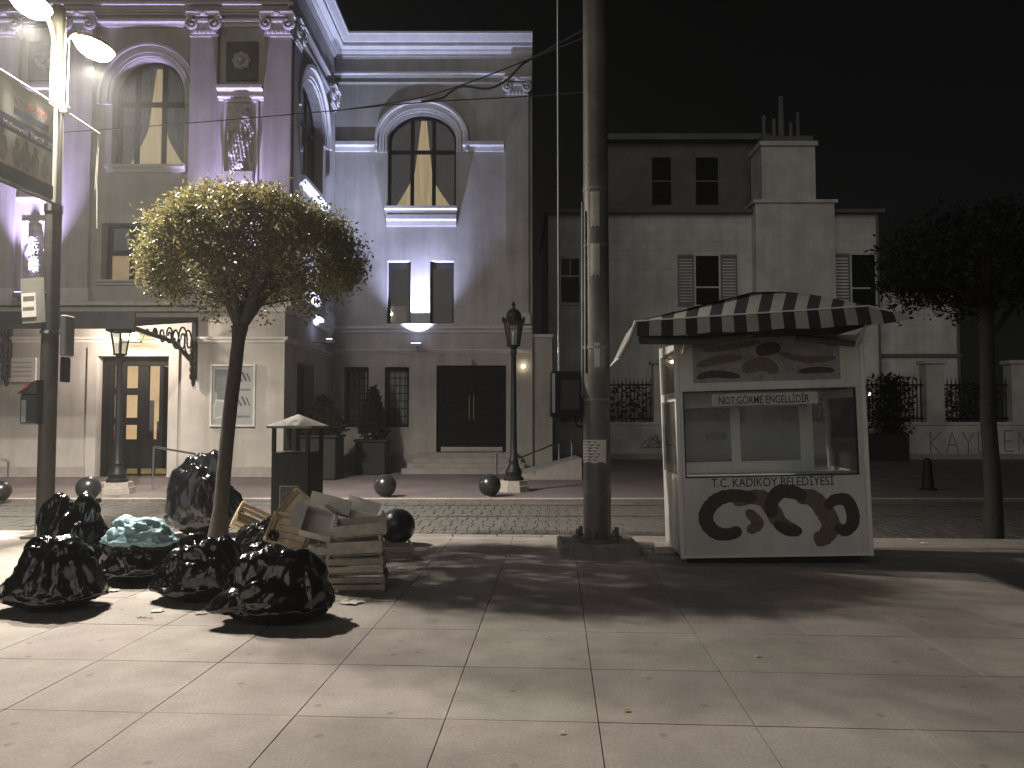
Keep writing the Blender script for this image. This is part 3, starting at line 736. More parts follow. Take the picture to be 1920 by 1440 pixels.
window('arched_window', sw, 0, [lerp(sw[0], sw[1], .33), lerp(sw[0], sw[1], .66)], [sw[4]], SHEER, side=True)
lowlit = (lw[0], lw[1], lw[2], P(260, 470)[1], None)
lwn = window('low_window', lw, YF, [P(237, 500)[0], P(290, 500)[0]], [P(260, 470)[1]], None)
opart('lit_blind', MB().box(lw[0] + .02, lw[1] - .02, YF + .5, YF + .52, lw[2] + .02, P(260, 472)[1]), emit('lit_blind_cloth', (0.47, 0.29, 0.13), 0.7), lwn)
opart('roller_blind', MB().box(lw[0] + .02, lw[1] - .02, YF + .36, YF + .38, P(260, 472)[1], lw[3] - .01), CURTAIN, lwn)
for op in (s1, s2):
    window('slit_window', op, YB, [], [lerp(op[2], op[3], .93)], None)
wn = [o for o in opera.children if o.name.startswith('slit_window')][0]
opart('lit_blind', MB().box(s1[0] + .1, s1[1] - .2, YB + .5, YB + .52, s1[2] + .05, P(750, 570, YB)[1]), emit('dim_blind', (0.25, 0.17, 0.11), 0.22), wn)
for op in (g1, g2):
    wnd = window('grille_window', op, YB, [], [], None, fw=.09)
    for k in range(4):
        x = lerp(op[0] + .14, op[1] - .14, k / 3); opart('grille_bar', MB().tube([(x, YB + .1, op[2]), (x, YB + .1, op[3])], .016, 6), BLACKIRON, wnd)
    for k in range(8):
        z = lerp(op[2] + .1, op[3] - .1, k / 7); opart('grille_bar', MB().tube([(op[0], YB + .105, z), (op[1], YB + .105, z)], .016, 6), BLACKIRON, wnd)
    opart('net_curtain', MB().box(op[0] + .1, op[1] - .1, YB + .45, YB + .46, op[2] + .1, op[3] - .15), mat('net_curtain', (.22, .21, .20), .9), wnd)
# ---- wing door: heavy double door
def wing_door():
    xa, xb, za, zb, _ = wd; y = YB + .2; xm = (xa + xb) / 2
    fr = MB().box(xa, xa + .12, y, y + .1, za, zb).box(xb - .12, xb, y, y + .1, za, zb).box(xa + .12, xb - .12, y, y + .1, zb - .14, zb)
    dd = opart('wing_door', fr, DARKDOOR)
    for a, b in ((xa + .125, xm - .006), (xm + .006, xb - .125)):
        opart('door_leaf', MB().box(a, b, y + .05, y + .1, za + .16, zb - .145), DARKDOOR, dd)
        n = 4
        for k in range(n):
            z0 = lerp(za + .25, zb - .2, k / n); z1 = lerp(za + .25, zb - .2, (k + 1) / n) - .1
            opart('door_panel', MB().cbox(a + .12, b - .12, y + .02, y + .052, z0, z1, .015), DARKDOOR, dd)
    for s in (-1, 1):
        opart('door_handle', MB().tube([(xm + s * .07, y + .03, za + 1.0), (xm + s * .07, y - .04, za + 1.03), (xm + s * .07, y - .04, za + 1.75), (xm + s * .07, y + .03, za + 1.78)], .014, 6), mat('brass', (.35, .28, .16), .35, .9), dd)
    opart('kick_plate', MB().box(xa + .1, xb - .1, y + .02, y + .1, za + .02, za + .155), mat('kick_plate_metal', (.35, .32, .28), .4, .8), dd)
    opart('door_back', MB().box(xa - .1, xb + .1, y + .3, y + .32, za - .1, zb + .1), ROOM, dd)
wing_door()
for k in range(4):
    opart('step', MB().cbox(wd[0] - .5 - .12 * k, wd[1] + .35 + .1 * k, YB - .5 - .32 * k, YB - .004 if k == 0 else YB - .504 - .32 * (k - 1), -.02, wd[2] - .005 - k * wd[2] / 4.2, .01), PLINTH)
# ---- main door under the canopy
def main_door():
    xa, xb, za, zb, _ = dr; y = YF + .2
    fr = MB().box(xa, xa + .14, y, y + .12, za, zb).box(xb - .06, xb, y, y + .12, za, zb).box(xa + .14, xb - .06, y, y + .12, zb - .22, zb)
    dd = opart('main_door', fr, DARKDOOR)
    X = lambda px: P(px, 760)[0]
    zz = [P(250, k)[1] for k in (895, 824, 797, 783, 740, 727, 685)]
    cols = ((X(203), X(217)), (X(226), X(249)), (X(270), X(293)))
    solid = MB(); xs = [xa + .142] + [c for p in cols for c in p] + [X(297)]
    for i in range(0, len(xs), 2): solid.box(xs[i], xs[i + 1], y + .03, y + .1, zz[1], zb - .222)
    solid.box(xa + .142, X(297), y + .03, y + .1, zz[0], zz[1] - .001); solid.box(X(203), X(293), y + .031, y + .099, zz[6], zb - .223)
    for c in cols[:2]:
        solid.box(c[0], c[1], y + .032, y + .098, zz[2], zz[3]); solid.box(c[0], c[1], y + .032, y + .098, zz[4], zz[5])
    opart('door_leaf', solid, DARKDOOR, dd)
    for c in cols[:2]:
        for a, b in ((zz[1], zz[2]), (zz[3], zz[4]), (zz[5], zz[6])):
            opart('pane', MB().box(c[0], c[1], y + .06, y + .068, a, b), PANE, dd)
    opart('pane', MB().box(cols[2][0], cols[2][1], y + .06, y + .068, zz[1], zz[6]), PANE, dd)
    opart('open_leaf', MB().obox((X(304), y + .35, (zz[0] + zb - .22) / 2), (.06, .7, zb - .24 - zz[0]), Matrix.Rotation(R(-28), 3, 'Z')), DARKDOOR, dd)
    lob = MB().box(xa - .3, xb + .4, y + 1.8, y + 1.82, 0, zb + .3)
    opart('lobby_wall', lob, DOORLIGHT, dd)
    # silhouettes of things in the lobby
    s = MB().box(X(228), X(236), y + 1.2, y + 1.3, 0, P(0, 748)[1]).box(X(238), X(252), y + 1.4, y + 1.5, 0, P(0, 790)[1]).box(X(206), X(212), y + 1.3, y + 1.4, 0, P(0, 770)[1])
    opart('lobby_furniture', s, mat('lobby_red', (.20, .08, .06), .7), dd)
    l2 = MB().box(xa - .3, xa - .28, y + .15, y + 1.8, 0, zb + .3).box(xb + .38, xb + .4, y + .15, y + 1.8, 0, zb + .3).box(xa - .28, xb + .38, y + .15, y + 1.8, zb + .28, zb + .3)
    opart('lobby_lining', l2, mat('lobby_paint', (.5, .4, .3), .8), dd)
    gl = MB()
    for k in range(4):
        a = lerp(xa + .3, xb - .05, k / 4)
        for j in range(2): gl.box(a, a + .26, y + .015, y + .031, .06 + j * .17, .19 + j * .17)
    opart('kick_grille', gl, mat('brass_grille', (.5, .42, .2), .25, 1.0), dd)
    j = MB().box(xa - .24, xa - .002, YF - .05, YF - .001, .0, zb + .22).box(xb + .002, xb + .24, YF - .05, YF - .001, .0, zb + .22).box(xa - .002, xb + .002, YF - .05, YF - .001, zb + .002, zb + .22)
    opart('door_surround', j, STUCCO, dd)
main_door()
# side door: dark recess
mm = MB(); mm.box(sd[0], sd[1], .28, .33, sd[2], sd[3]); mm.v = [(XC - y_, x, z) for x, y_, z in mm.v]; opart('side_door', mm, DARKDOOR)
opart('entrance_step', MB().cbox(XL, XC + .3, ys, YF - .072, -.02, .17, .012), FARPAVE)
# ---- canopy with scrolled iron brackets
XB = P(367, 660)[0]

r_ = ray(247, 612); YC = XB / r_.x * r_.y
zw = P(367, 604)[1]; zfr = at(247, 612, YC).z
can = MB()
can.add([(XL, YF - .002, zw), (XB + .05, YF - .002, zw), (XB + .05, YC, zfr), (XL, YC, zfr), (XL, YF - .002, zw + .12), (XB + .05, YF - .002, zw + .12), (XB + .05, YC, zfr + .12), (XL, YC, zfr + .12)],
        [(0, 1, 2, 3), (4, 7, 6, 5), (0, 4, 5, 1), (1, 5, 6, 2), (2, 6, 7, 3), (3, 7, 4, 0)])
canopy = opart('canopy', can, BLACKIRON)
opart('canopy_fascia', MB().box(XL, XB + .08, YC - .06, YC - .002, zfr - .05, zfr + .30), BLACKIRON, canopy)
def bracket(X):
    b = MB(); zl_ = P(367, 710)[1]
    b.box(X - .05, X + .05, YF - .14, YF - .003, zl_, zw - .003)
    b.tube([(X, YF - .1, zl_ + .35), (X, YF - 1.2, zw - .62), (X, YC + .05, zfr - .02)], .05, 6)
    n = 7
    for i in range(n):
        t = (i + .5) / n; yy = lerp(YF - .25, YC + .5, t); ztop = lerp(zw, zfr, (YF - yy) / (YF - YC)) - .06
        zlow = lerp(zl_ + .4, zfr - .02, ((YF - yy) / (YF - YC)) ** .8); r = max(.06, (ztop - zlow) / 2); zc = (ztop + zlow) / 2
        pts = []
        for k in range(22):
            a = k / 21 * 2 * math.pi * 1.5 * (1 if i % 2 else -1); q = r * (1 - .7 * k / 21); pts.append((X, yy + q * .8 * math.cos(a), zc + q * math.sin(a)))
        b.tube(pts, .022, 5)
    for k in range(6): b.sphere((X, YF - .22, zl_ + .05 + .16 * k), .09, 8, 6, (.6, .8, 1.1))
    b.sphere((X, YF - .12, zl_ - .08), .08, 8, 6, (.6, .8, 1.6))
    return opart('canopy_bracket', b, BLACKIRON, canopy, True)
bracket(XB); bracket(P(20, 660)[0])
# poster case on the front wall
def poster():
    a, b = P(399, 740)[0], P(476, 740)[0]; z0, z1 = P(430, 796)[1], P(430, 687)[1]
    t = thing('poster_case', 'framed poster on the warm lit theatre wall behind the tree trunk', 'poster', (a, YF, z0))
    w, h = b - a, z1 - z0
    fr = MB(); 
    for x0, x1, za_, zb_ in ((-.05, 0, -.05, h + .05), (w, w + .05, -.05, h + .05), (0, w, -.05, 0), (0, w, h, h + .05)): fr.box(x0, x1, -.07, -.002, za_, zb_)
    fr.build('frame', STONE, t)
    MB().box(0.002, w - .002, -.03, -.003, .002, h - .002).build('sheet', mat('poster_paper', (.52, .47, .46), .5, var=.06), t)
    pr = MB().box(.05, .38 * w, -.032, -.0305, h * .55, h * .95).box(.12, .36 * w, -.032, -.0305, h * .42, h * .55); pr.build('printed_picture', INKGREY, t)
    q = MB(); q.ribbon([(.06, h * .08), (.05, h * .3), (.10, h * .42), (.3 * w, h * .40)], .05, -.033); q.ribbon([(.06, h * .10), (.34 * w, h * .16)], .04, -.033); q.build('printed_figure', CARD, t)
    for i, z in enumerate((.78, .36)):
        q = MB(); x0 = w * .56
        q.ribbon([(x0, h * z), (x0 + .06, h * (z + .08)), (x0 + .12, h * z), (x0 + .16, h * (z - .04))], .05, -.033)
        q.ribbon([(x0 + .16, h * (z + .12)), (x0 + .26, h * (z - .03))], .05, -.033); q.ribbon([(x0 + .27, h * (z + .10)), (x0 + .36, h * (z - .04))], .035, -.033)
        q.build('lettering', mat('poster_ink', (.12, .07, .09), .6), t)
    q = MB()
    for z in (.58, .12): q.box(w * .55, w * .93, -.0328, -.0315, h * z, h * (z + .035))
    q.build('small_print', INKGREY, t)
    MB().add([(0, -.06, 0), (w, -.06, 0), (w, -.06, h), (0, -.06, h)], [(0, 1, 2, 3)]).build('pane', PANE, t)
poster()
# faint plaque left of the lamp post
t = thing('wall_plaque', 'pale square plaque on the theatre wall left of the lamp post', 'plaque', at(35, 690, YF))
MB().cbox(-.35, .45, -.05, -.002, -.35, .25, .01).build('plate', STONE, t)
for k in range(4): MB().box(-.25, .35, -.053, -.0505, .12 - k * .11, .14 - k * .11).build('engraved_line', INKGREY, t)

# ---- flood lights
def uplight(px, py, Y, side, label, color, watts, size=100, tilt=0, name='wall_floodlight', off=0.32, blend=.9):
    p = at(px, py, Y) if not side else onx(px, py, XC)
    base = Vector((p.x, p.y, p.z)); n = Vector((0, -1, 0)) if not side else Vector((1, 0, 0))
    t = thing(name, label, 'floodlight', base)
    h = MB(); c = n * off
    rot = Matrix.Rotation(R(90) if side else 0, 3, 'Z')
    h.tube([(0, 0, -.02), c * .6 + Vector((0, 0, -.05)), c + Vector((0, 0, -.02))], .02, 6); h.build('arm', BLACKIRON, t)
    b = MB().obox(c, (.34, .2, .10), rot); b.build('housing', mat('floodlight_housing', (.25, .25, .26), .5, .5), t)
    MB().obox(c + Vector((0, 0, .056)), (.30, .16, .006), rot).build('lens', emit(label[:12] + 'lens', color, 14), t)
    L = bpy.data.lights.new('beam', 'SPOT'); L.energy = watts; L.color = color; L.spot_size = R(size); L.spot_blend = blend; L.shadow_soft_size = .06
    lo = bpy.data.objects.new('beam', L); COL.objects.link(lo); lo.parent = t; lo.location = c + Vector((0, 0, .075))
    aim = Vector((0, 0, 1)) - n * math.tan(R(tilt)); lo.rotation_euler = (-aim).to_track_quat('Z', 'Y').to_euler()
    return t
BLUEW = (0.53, 0.58, 1.0); VIOLET = (0.60, 0.50, 1.0)
uplight(784, 650, YB, False, 'small floodlight on the wing wall below the two slit windows', BLUEW, 3000, 92, 5, off=.5, blend=1)
uplight(586, 640, 0, True, 'floodlight on the side wall of the projecting block', (.58, .66, 1.0), 2900, 92, 5, off=.5, blend=1)
for sx, lab in (((strip[0] + strip[1]) / 2, 'floodlight behind the round tree crown below the carved panels'), ((strip2[0] + strip2[1]) / 2, 'floodlight above the canopy beside the lamp post')):
    p = Vector((sx, YF, zl + .02)); q_ = 960 + p.x / YF * FPX
    t = uplight(q_, 560, YF, False, lab, VIOLET, 3600, 62, 5, off=.62, blend=1); t.location = (sx, YF, zl + .10)
# ================================================================== STREET LAMP
LY = 10.3
lb = gnd(92, 0 + 788 + 2232 / LY); lb = at(92, 700, LY); LX = lb.x
lamp = thing('street_lamp', 'tall grey street lamp post with two bright heads and side banners', 'street lamp', (LX, LY, 0), (0, 0, 0))
zsplit = at(100, 392, LY).z
MB().tube([(0, 0, .03), (0, 0, .5), (0, 0, zsplit)], [.118, .108, .104], 20).build('lower_post', LAMPPOLE2, lamp, True)
ztopl = at(112, 20, LY).z + .05
MB().tube([(0, 0, zsplit + .001), (0, 0, ztopl)], [.094, .085], 20).build('upper_post', LAMPPOLE, lamp, True)
MB().tube([(0, 0, zsplit - .05), (0, 0, zsplit + .05)], .115, 20).build('clamp', STEEL, lamp, True)
MB().box(-.2, .2, -.2, .2, 0, .03).build('base_plate', GREYPOLE, lamp)
BULB = emit('street_lamp_glass', (1.0, 0.86, 0.62), 1.0)
def lamp_head(px, py, Y):
    c = at(px, py, Y) - Vector((LX, LY, 0)); c.z += .06; d = Vector((c.x, c.y, 0)).normalized()
    hd = MB(); zt = c.z
    hd.tube(spline([(0, 0, zt - .35), tuple(c * .35 + Vector((0, 0, zt * .65 - .02))), tuple(c - d * .2 + Vector((0, 0, .04)))], 6), .035, 8)
    hd.build('arm', LAMPPOLE, lamp, True)
    rot = Matrix.Rotation(math.atan2(d.y, d.x), 3, 'Z')
    def shell(a0, b0, h, cc, m, nm):
        q = MB(); n, m_ = 24, 7; vs = []; fs = []
        for i in range(m_ + 1):
            a = math.pi / 2 * i / m_
            for j in range(n):
                b = 2 * math.pi * j / n; vs.append(cc + rot @ Vector((a0 * math.cos(a) * math.cos(b), b0 * math.cos(a) * math.sin(b), h * math.sin(a))))
        for i in range(m_):
            for j in range(n): fs.append((i * n + j, i * n + (j + 1) % n, (i + 1) * n + (j + 1) % n, (i + 1) * n + j))
        q.add(vs, fs); q.build(nm, m, lamp, True)
    shell(.36, .21, .13, c, LAMPPOLE, 'housing'); shell(.33, .19, -.16, c - Vector((0, 0, .004)), BULB, 'lamp_glass')
    L = bpy.data.lights.new('lamp_beam', 'SPOT'); L.energy = LAMPW; L.color = (1.0, 0.93, 0.82); L.spot_size = R(180); L.spot_blend = 0; L.shadow_soft_size = .06
    L.use_nodes = True; T = L.node_tree; E = T.nodes['Emission']; tc = T.nodes.new('ShaderNodeTexCoord'); sx = T.nodes.new('ShaderNodeSeparateXYZ')
    ab = T.nodes.new('ShaderNodeMath'); ab.operation = 'ABSOLUTE'; mr = T.nodes.new('ShaderNodeMapRange'); mr.interpolation_type = 'SMOOTHSTEP'
    mr.inputs['From Min'].default_value = .26; mr.inputs['From Max'].default_value = .70; mr.inputs['To Min'].default_value = .035
    T.links.new(tc.outputs['Normal'], sx.inputs[0]); T.links.new(sx.outputs['Z'], ab.inputs[0]); T.links.new(ab.outputs[0], mr.inputs['Value']); T.links.new(mr.outputs[0], E.inputs['Strength'])
    lo = bpy.data.objects.new('lamp_beam', L); COL.objects.link(lo); lo.parent = lamp; lo.location = c - Vector((0, 0, .30))
LAMPW = 3300
lamp_head(56, 12, 9.65); lamp_head(176, 95, 10.95)
for n_ in BULB.node_tree.nodes:
    if n_.type == 'EMISSION': n_.inputs['Strength'].default_value = 190.0
# cable running down the back of the post and the empty banner bracket
MB().tube([(.12, .05, ztopl - .4), (.115, .05, at(120, 205, LY).z)], .008, 6).build('cable', WHITEALU, lamp)
zbn = at(122, 205, LY).z
MB().tube([(.08, 0, zbn), VD * .9 + Vector((.05, 0, zbn))], .014, 8).build('banner_bar', LAMPPOLE, lamp)
MB().cbox(.07, .16, -.05, .05, zbn - .06, zbn + .05, .01).build('bar_clamp', WHITEALU, lamp)
zlow = at(200, 428, LY + .9).z
e = VD * .9 + Vector((.05, 0, 0))
MB().tube([e + Vector((0, 0, zbn)), e + Vector((-.02, 0, lerp(zbn, zlow, .5))), e + Vector((0, 0, zlow))], .007, 6).build('hanging_cord', WHITEALU, lamp)
MB().tube([VD * .87 + Vector((.05, 0, zbn)), VD * .86 + Vector((.03, 0, lerp(zbn, zlow, .6)))], .005, 6).build('hanging_cord', WHITEALU, lamp)
# printed banner, near side
bt = thing('street_banner', 'grey printed advertising banner hung on the lamp post', 'banner', (LX + 0.06, LY - .13, 0), (0, 0, R(90) - PHI))
bw = 1.45; zT = at(95, 207, LY).z; zB = at(92, 383, LY).z
MB().tube([(-bw, 0, zT + .03), (.05, 0, zT + .03)], .014, 8).build('top_bar', LAMPPOLE, bt); MB().tube([(-bw, 0, zB - .02), (.05, 0, zB - .02)], .02, 8).build('bottom_bar', LAMPPOLE2, bt)
n = 24; vs = []
for i in range(n + 1):
    x = lerp(-bw, -.01, i / n); w_ = .006 * math.sin(i * .6)
    vs += [(x, w_, zB), (x, w_, zT)]
MB().add(vs, [(2 * i, 2 * i + 2, 2 * i + 3, 2 * i + 1) for i in range(n)]).build('vinyl_sheet', BANNER, bt)
H = zT - zB; yy = -.016
o = link('lettering', text_mesh('info', .135, INK, .001), bt, (-.78, yy, zT - .26)); o = link('lettering', text_mesh('LANG', .135, INKRED, .001), bt, (-.52, yy, zT - .26))
MB().box(-.80, -.14, yy - .001, yy + .001, zT - .42, zT - .33).build('blue_strip', INKBLUE, bt)
MB().box(-1.44, -.06, yy - .001, yy + .001, zT - .66, zT - .47).build('dark_strip', INKBLUE, bt)
link('lettering', text_mesh('Mükemmel', .098, INKLIGHT, .001), bt, (-.98, yy - .002, zT - .615)); link('lettering', text_mesh('İNGİLİZCE', .098, INKLIGHT, .001), bt, (-.49, yy - .002, zT - .615))
MB().box(-1.44, -.02, yy - .001, yy + .001, zB + .02, zB + .2).build('bottom_strip', INK, bt)
fg = MB()
for x0, s_, hh in ((-1.0, .13, .42), (-.72, .09, .32), (-.55, .09, .36), (-.38, .09, .33), (-.2, .08, .28)):
    zz = zB + .24
    fg.add([(x0 + s_ * math.cos(a) * k[0], yy, zz + hh * k[1] + .09 * math.sin(a) * k[2]) for k in ((.45, .9, .7),) for a in [2 * math.pi * i / 10 for i in range(10)]], [tuple(range(10))])
    fg.add([(x0 - s_ * .5, yy, zz), (x0 + s_ * .5, yy, zz), (x0 + s_ * .9, yy, zz + hh * .35), (x0 + s_ * .7, yy, zz + hh * .7), (x0, yy, zz + hh * .8), (x0 - s_ * .7, yy, zz + hh * .7), (x0 - s_ * .9, yy, zz + hh * .35)], [tuple(range(7))])
fg.build('printed_figures', INKGREY, bt)
# things fixed to the lower post
def on_post(px0, px1, py0, py1, dy=-.1): 
    a = at(px0, py1, LY + dy); b = at(px1, py0, LY + dy); return a.x, b.x, a.z, b.z
x0, x1, z0, z1 = on_post(42, 88, 522, 606)
t = thing('street_sign', 'faded grey sign plate with small notice on the lamp post', 'sign', (LX, LY, 0))
MB().obox(((x0 + x1) / 2 - LX, -.13, (z0 + z1) / 2), (x1 - x0, .012, z1 - z0), Matrix.Rotation(R(-4), 3, 'Y')).build('plate', mat('sign_grey', (.26, .25, .22), .5, var=.15), t)
c = at(54, 572, LY - .14)
MB().obox((c.x - LX, -.142, c.z), (.19, .004, .32), Matrix.Rotation(R(-4), 3, 'Y')).build('notice', CARD, t)
q = MB()
for k, zz in enumerate((.11, .08, -.04)): q.obox((c.x - LX, -.146, c.z + zz), (.15, .002, .018 if k < 2 else .03), Matrix.Rotation(R(-4), 3, 'Y'))
q.build('print_lines', INKGREY, t)
MB().tube([(x1 - LX - .03, -.12, z1 - .2), (0, -.09, z1 - .2)], .012, 6).build('bracket', BLACKIRON, t)
x0, x1, z0, z1 = on_post(46, 82, 722, 796)
t = thing('signal_box', 'dark pedestrian signal box with red top on the lamp post', 'signal', (LX, LY, 0))
MB().cbox(x0 - LX, x1 - LX, -.22, 0.02, z0, z1 - .12, .02).build('housing', mat('signal_dark', (.03, .035, .032), .4), t)
MB().prism([(x0 - LX - .02, z1 - .118), (x1 - LX, z1 - .118), (x1 - LX, z1 + .06), (x0 - LX + .1, z1)], -.25, .02).build('hood', mat('signal_dark', (.03, .035, .032), .4), t)
MB().prism([(x0 - LX + .02, z1 - .09), (x0 - LX + .13, z1 - .02), (x0 - LX + .16, z1 + .03), (x0 - LX + .05, z1 - .05)], -.256, -.251).build('red_flap', mat('signal_red', (.6, .10, .05), .5), t)
MB().box(x0 - LX + .03, x0 - LX + .09, -.226, -.2205, z0 + .03, z1 - .2).build('lens_strip', mat('signal_lens', (.25, .30, .28), .2), t)
MB().tube([(x1 - LX - .02, -.05, (z0 + z1) / 2), (0, -.03, (z0 + z1) / 2)], .02, 6).build('bracket', BLACKIRON, t)
x0, x1, z0, z1 = on_post(113, 124, 590, 716)
t = thing('control_cabinet', 'narrow grey cabinet strapped to the right of the lamp post', 'cabinet', (LX, LY, 0))
MB().cbox(x0 - LX - .03, x1 - LX, -.1, .12, z0 + .35, z1, .015).build('housing', GREYPOLE, t); MB().cbox(x0 - LX - .03, x1 - LX - .03, -.08, .1, z0, z0 + .34, .015).build('lower_box', BLACKIRON, t)
MB().tube([(0, 0, (z0 + z1) / 2 + .2), (0, 0, (z0 + z1) / 2 + .24)], .125, 16).build('strap', STEEL, t)

# ================================================================== PLASTIC BAGS
def bag(name, label, c, size, seed, material=BAG, group=None, neck=None, lean=(0, 0), ridge=1.0, sub=5, flat=0.40, cat='rubbish bag'):
    """c: ground point under the bag, size (w, d, h); neck: direction (x, y, z) of the gathered knot"""
    bm = bmesh.new(); bmesh.ops.create_icosphere(bm, subdivisions=sub, radius=1)
    nk = Vector(neck or (0.1, 0, 1)).normalized(); off = Vector((seed * 3.17, seed * 1.3, seed * 0.7))
    for v in bm.verts:
        p = v.co.normalized(); ang = p.dot(nk)
        lump = 1 + .16 * noise.noise(p * 1.5 + off) + .10 * noise.noise(p * 3.2 + off)
        rd = 1 - abs(noise.noise(p * 3.5 + off * 2)) * 2; rd2 = 1 - abs(noise.noise(p * 8 + off)) * 2
        lump += ridge * (.045 * rd * rd * (1 if rd > 0 else 0) + .007 * rd2)
        # pleats running into the neck
        t1 = nk.orthogonal().normalized(); t2 = nk.cross(t1); az = math.atan2(p.dot(t2), p.dot(t1))
        k = smoothstep(-.1, .9, ang)
        lump += .05 * min(1.3, ridge) * k * math.sin(az * 13 + 2.5 * ang + 3 * noise.noise(p * 2 + off)) * (1 - smoothstep(.95, 1, ang))
        lump += .20 * smoothstep(.90, .995, ang) - .06 * smoothstep(.7, .92, ang) * (1 - smoothstep(.92, .97, ang))
        q = p * lump
        # sag
        z = q.z
        q.z = z * (1 if z > 0 else flat)
        w = (1 + .13 * smoothstep(.4, -.2, z)) * (1 - .16 * smoothstep(-.55, -1, z))
        q.x *= w; q.y *= w
        v.co = Vector((q.x * size[0] / 2 + lean[0] * max(0, q.z), q.y * size[1] / 2 + lean[1] * max(0, q.z), (q.z + flat) * size[2] / (1 + flat)))
        if v.co.z < .03: v.co.z = max(.003, v.co.z * .3)
    me = bpy.data.meshes.new(name); bm.to_mesh(me); bm.free(); me.materials.append(material)
    me.polygons.foreach_set('use_smooth', [True] * len(me.polygons))
    o = link(name, me, None, c)
    return tag(o, label, cat, group)
G = 'black rubbish bags piled round the tree'
def bg_(name, label, px, py, size, seed, dx=0, dz=0, **k):
    p = gnd(px, py); p = Vector((p.x, p.y + size[1] / 2 * .95, dz)); return bag(name, label, p, size, seed, group=G, **k)
bg_('rubbish_bag', 'large crinkled black bag at the left edge, nearest of the left heap', 62, 1156, (.70, .60, .58), 1, neck=(.35, -.3, .9), ridge=1.2)
bg_('rubbish_bag', 'matt black bag slumped at the foot of the lamp post', 95, 1092, (.66, .6, .78), 2, neck=(.5, .1, .85))
bg_('rubbish_bag', 'black bag lying beneath the blue carrier bag', 240, 1098, (.74, .6, .50), 3, neck=(-.7, -.2, .6), ridge=1.2)
bg_('rubbish_bag', 'tall upright black bag left of the tree trunk', 362, 1010, (.92, .62, 1.06), 4, neck=(.6, -.15, .8), lean=(-.06, 0))
bg_('rubbish_bag', 'crumpled black bag in front of the tree trunk', 358, 1136, (.72, .56, .52), 5, neck=(-.3, .1, .8), ridge=1.2)
bg_('rubbish_bag', 'big taut black bag nearest the camera with tail spread left', 500, 1182, (.80, .58, .56), 6, neck=(-.8, -.6, -.05), ridge=.8)
bg_('rubbish_bag', 'low black bag wedged between the trunk and the bin', 478, 1075, (.62, .5, .46), 9, neck=(.3, .3, .8))
# tail of the nearest bag
# blue carrier bag and clear bag
p = at(268, 985, 7.5)
bag('carrier_bag', 'crumpled light blue plastic carrier bag on top of a black bag', (p.x - .02, 7.5, .30), (.58, .36, .30), 21, BLUEBAG, neck=(-.55, -.1, .8), ridge=2.2, flat=.6, cat='plastic bag')
p = gnd(560, 1062)
bag('clear_bag', 'crumpled clear plastic sack between black bags and crates', (p.x, p.y + .12, 0.0), (.55, .4, .40), 23, CLEARBAG, ridge=2.2, flat=.5, cat='plastic bag')

# ================================================================== CRATES
def crate(label, loc, rot, w=.50, d=.32, h=.16, wood=WOOD, slats=2, group='wooden fruit crates dumped by the bin', th=.008):
    t = thing('wooden_crate', label, 'crate', loc, rot, group)
    pc = .028
    for sx in (-1, 1):
        for sy in (-1, 1):
            x, y = sx * (w / 2 - pc / 2), sy * (d / 2 - pc / 2)
            MB().box(x - pc / 2, x + pc / 2, y - pc / 2, y + pc / 2, .0, h + .02).build('corner_post', wood, t)
    sh = h / slats * .72
    for k in range(slats):
        z0 = .012 + k * h / slats
        for sy in (-1, 1): y = sy * (d / 2 + th / 2 + .0005); MB().box(-w / 2, w / 2, y - th / 2, y + th / 2, z0, z0 + sh).build('slat', wood, t)
        for sx in (-1, 1): x = sx * (w / 2 + th / 2 + .0005); MB().box(x - th / 2, x + th / 2, -d / 2 - th, d / 2 + th, z0, z0 + sh).build('slat', wood, t)
    for k in range(4):
        y = lerp(-d / 2 + .045, d / 2 - .045, k / 3); MB().box(-w / 2 + .002, w / 2 - .002, y - .032, y + .032, -.008, -.0005).build('bottom_board', wood, t)
    return t
p = gnd(662, 1112); by = p.y + .19
crate('bottom crate of the stack, dark and weathered', (p.x, by, .01), (0, 0, R(4)), .52, .34, .13, WOODDARK)
crate('second crate from the ground in the stack', (p.x - .01, by, .165), (0, 0, R(5)), .50, .33, .14, WOODDARK)
crate('third crate up in the stack, with pale solid sides', (p.x - .02, by + .02, .33), (0, R(-1.5), R(8)), .48, .33, .15, WOODDARK, 1)
crate('topmost crate of the stack, tipped open', (p.x + .02, by + .03, .505), (R(4), R(-4), R(10)), .46, .32, .14, WOODDARK, 1)
p2 = at(549, 1000, 8.0)
crate('pale slatted crate leaning on the bin', (p2.x, 8.0, p2.z), (R(62), R(8), R(-12)), .42, .30, .14, WOOD, 2)
p3 = at(556, 958, 8.3)
crate('pale slatted crate standing on end against the bin', (p3.x, 8.35, p3.z), (R(70), R(-52), R(6)), .36, .26, .12, WOOD, 2)
p4 = at(462, 990, 8.6)
crate('pale broken crate between the tree trunk and the bin', (p4.x, 8.75, p4.z), (R(38), R(28), R(20)), .42, .3, .14, WOOD, 2)
p5 = gnd(738, 1052)
crate('dark low crate in front of the ball bollard', (p5.x, p5.y + .15, .01), (0, 0, R(14)), .36, .3, .15, WOODDARK, 2)
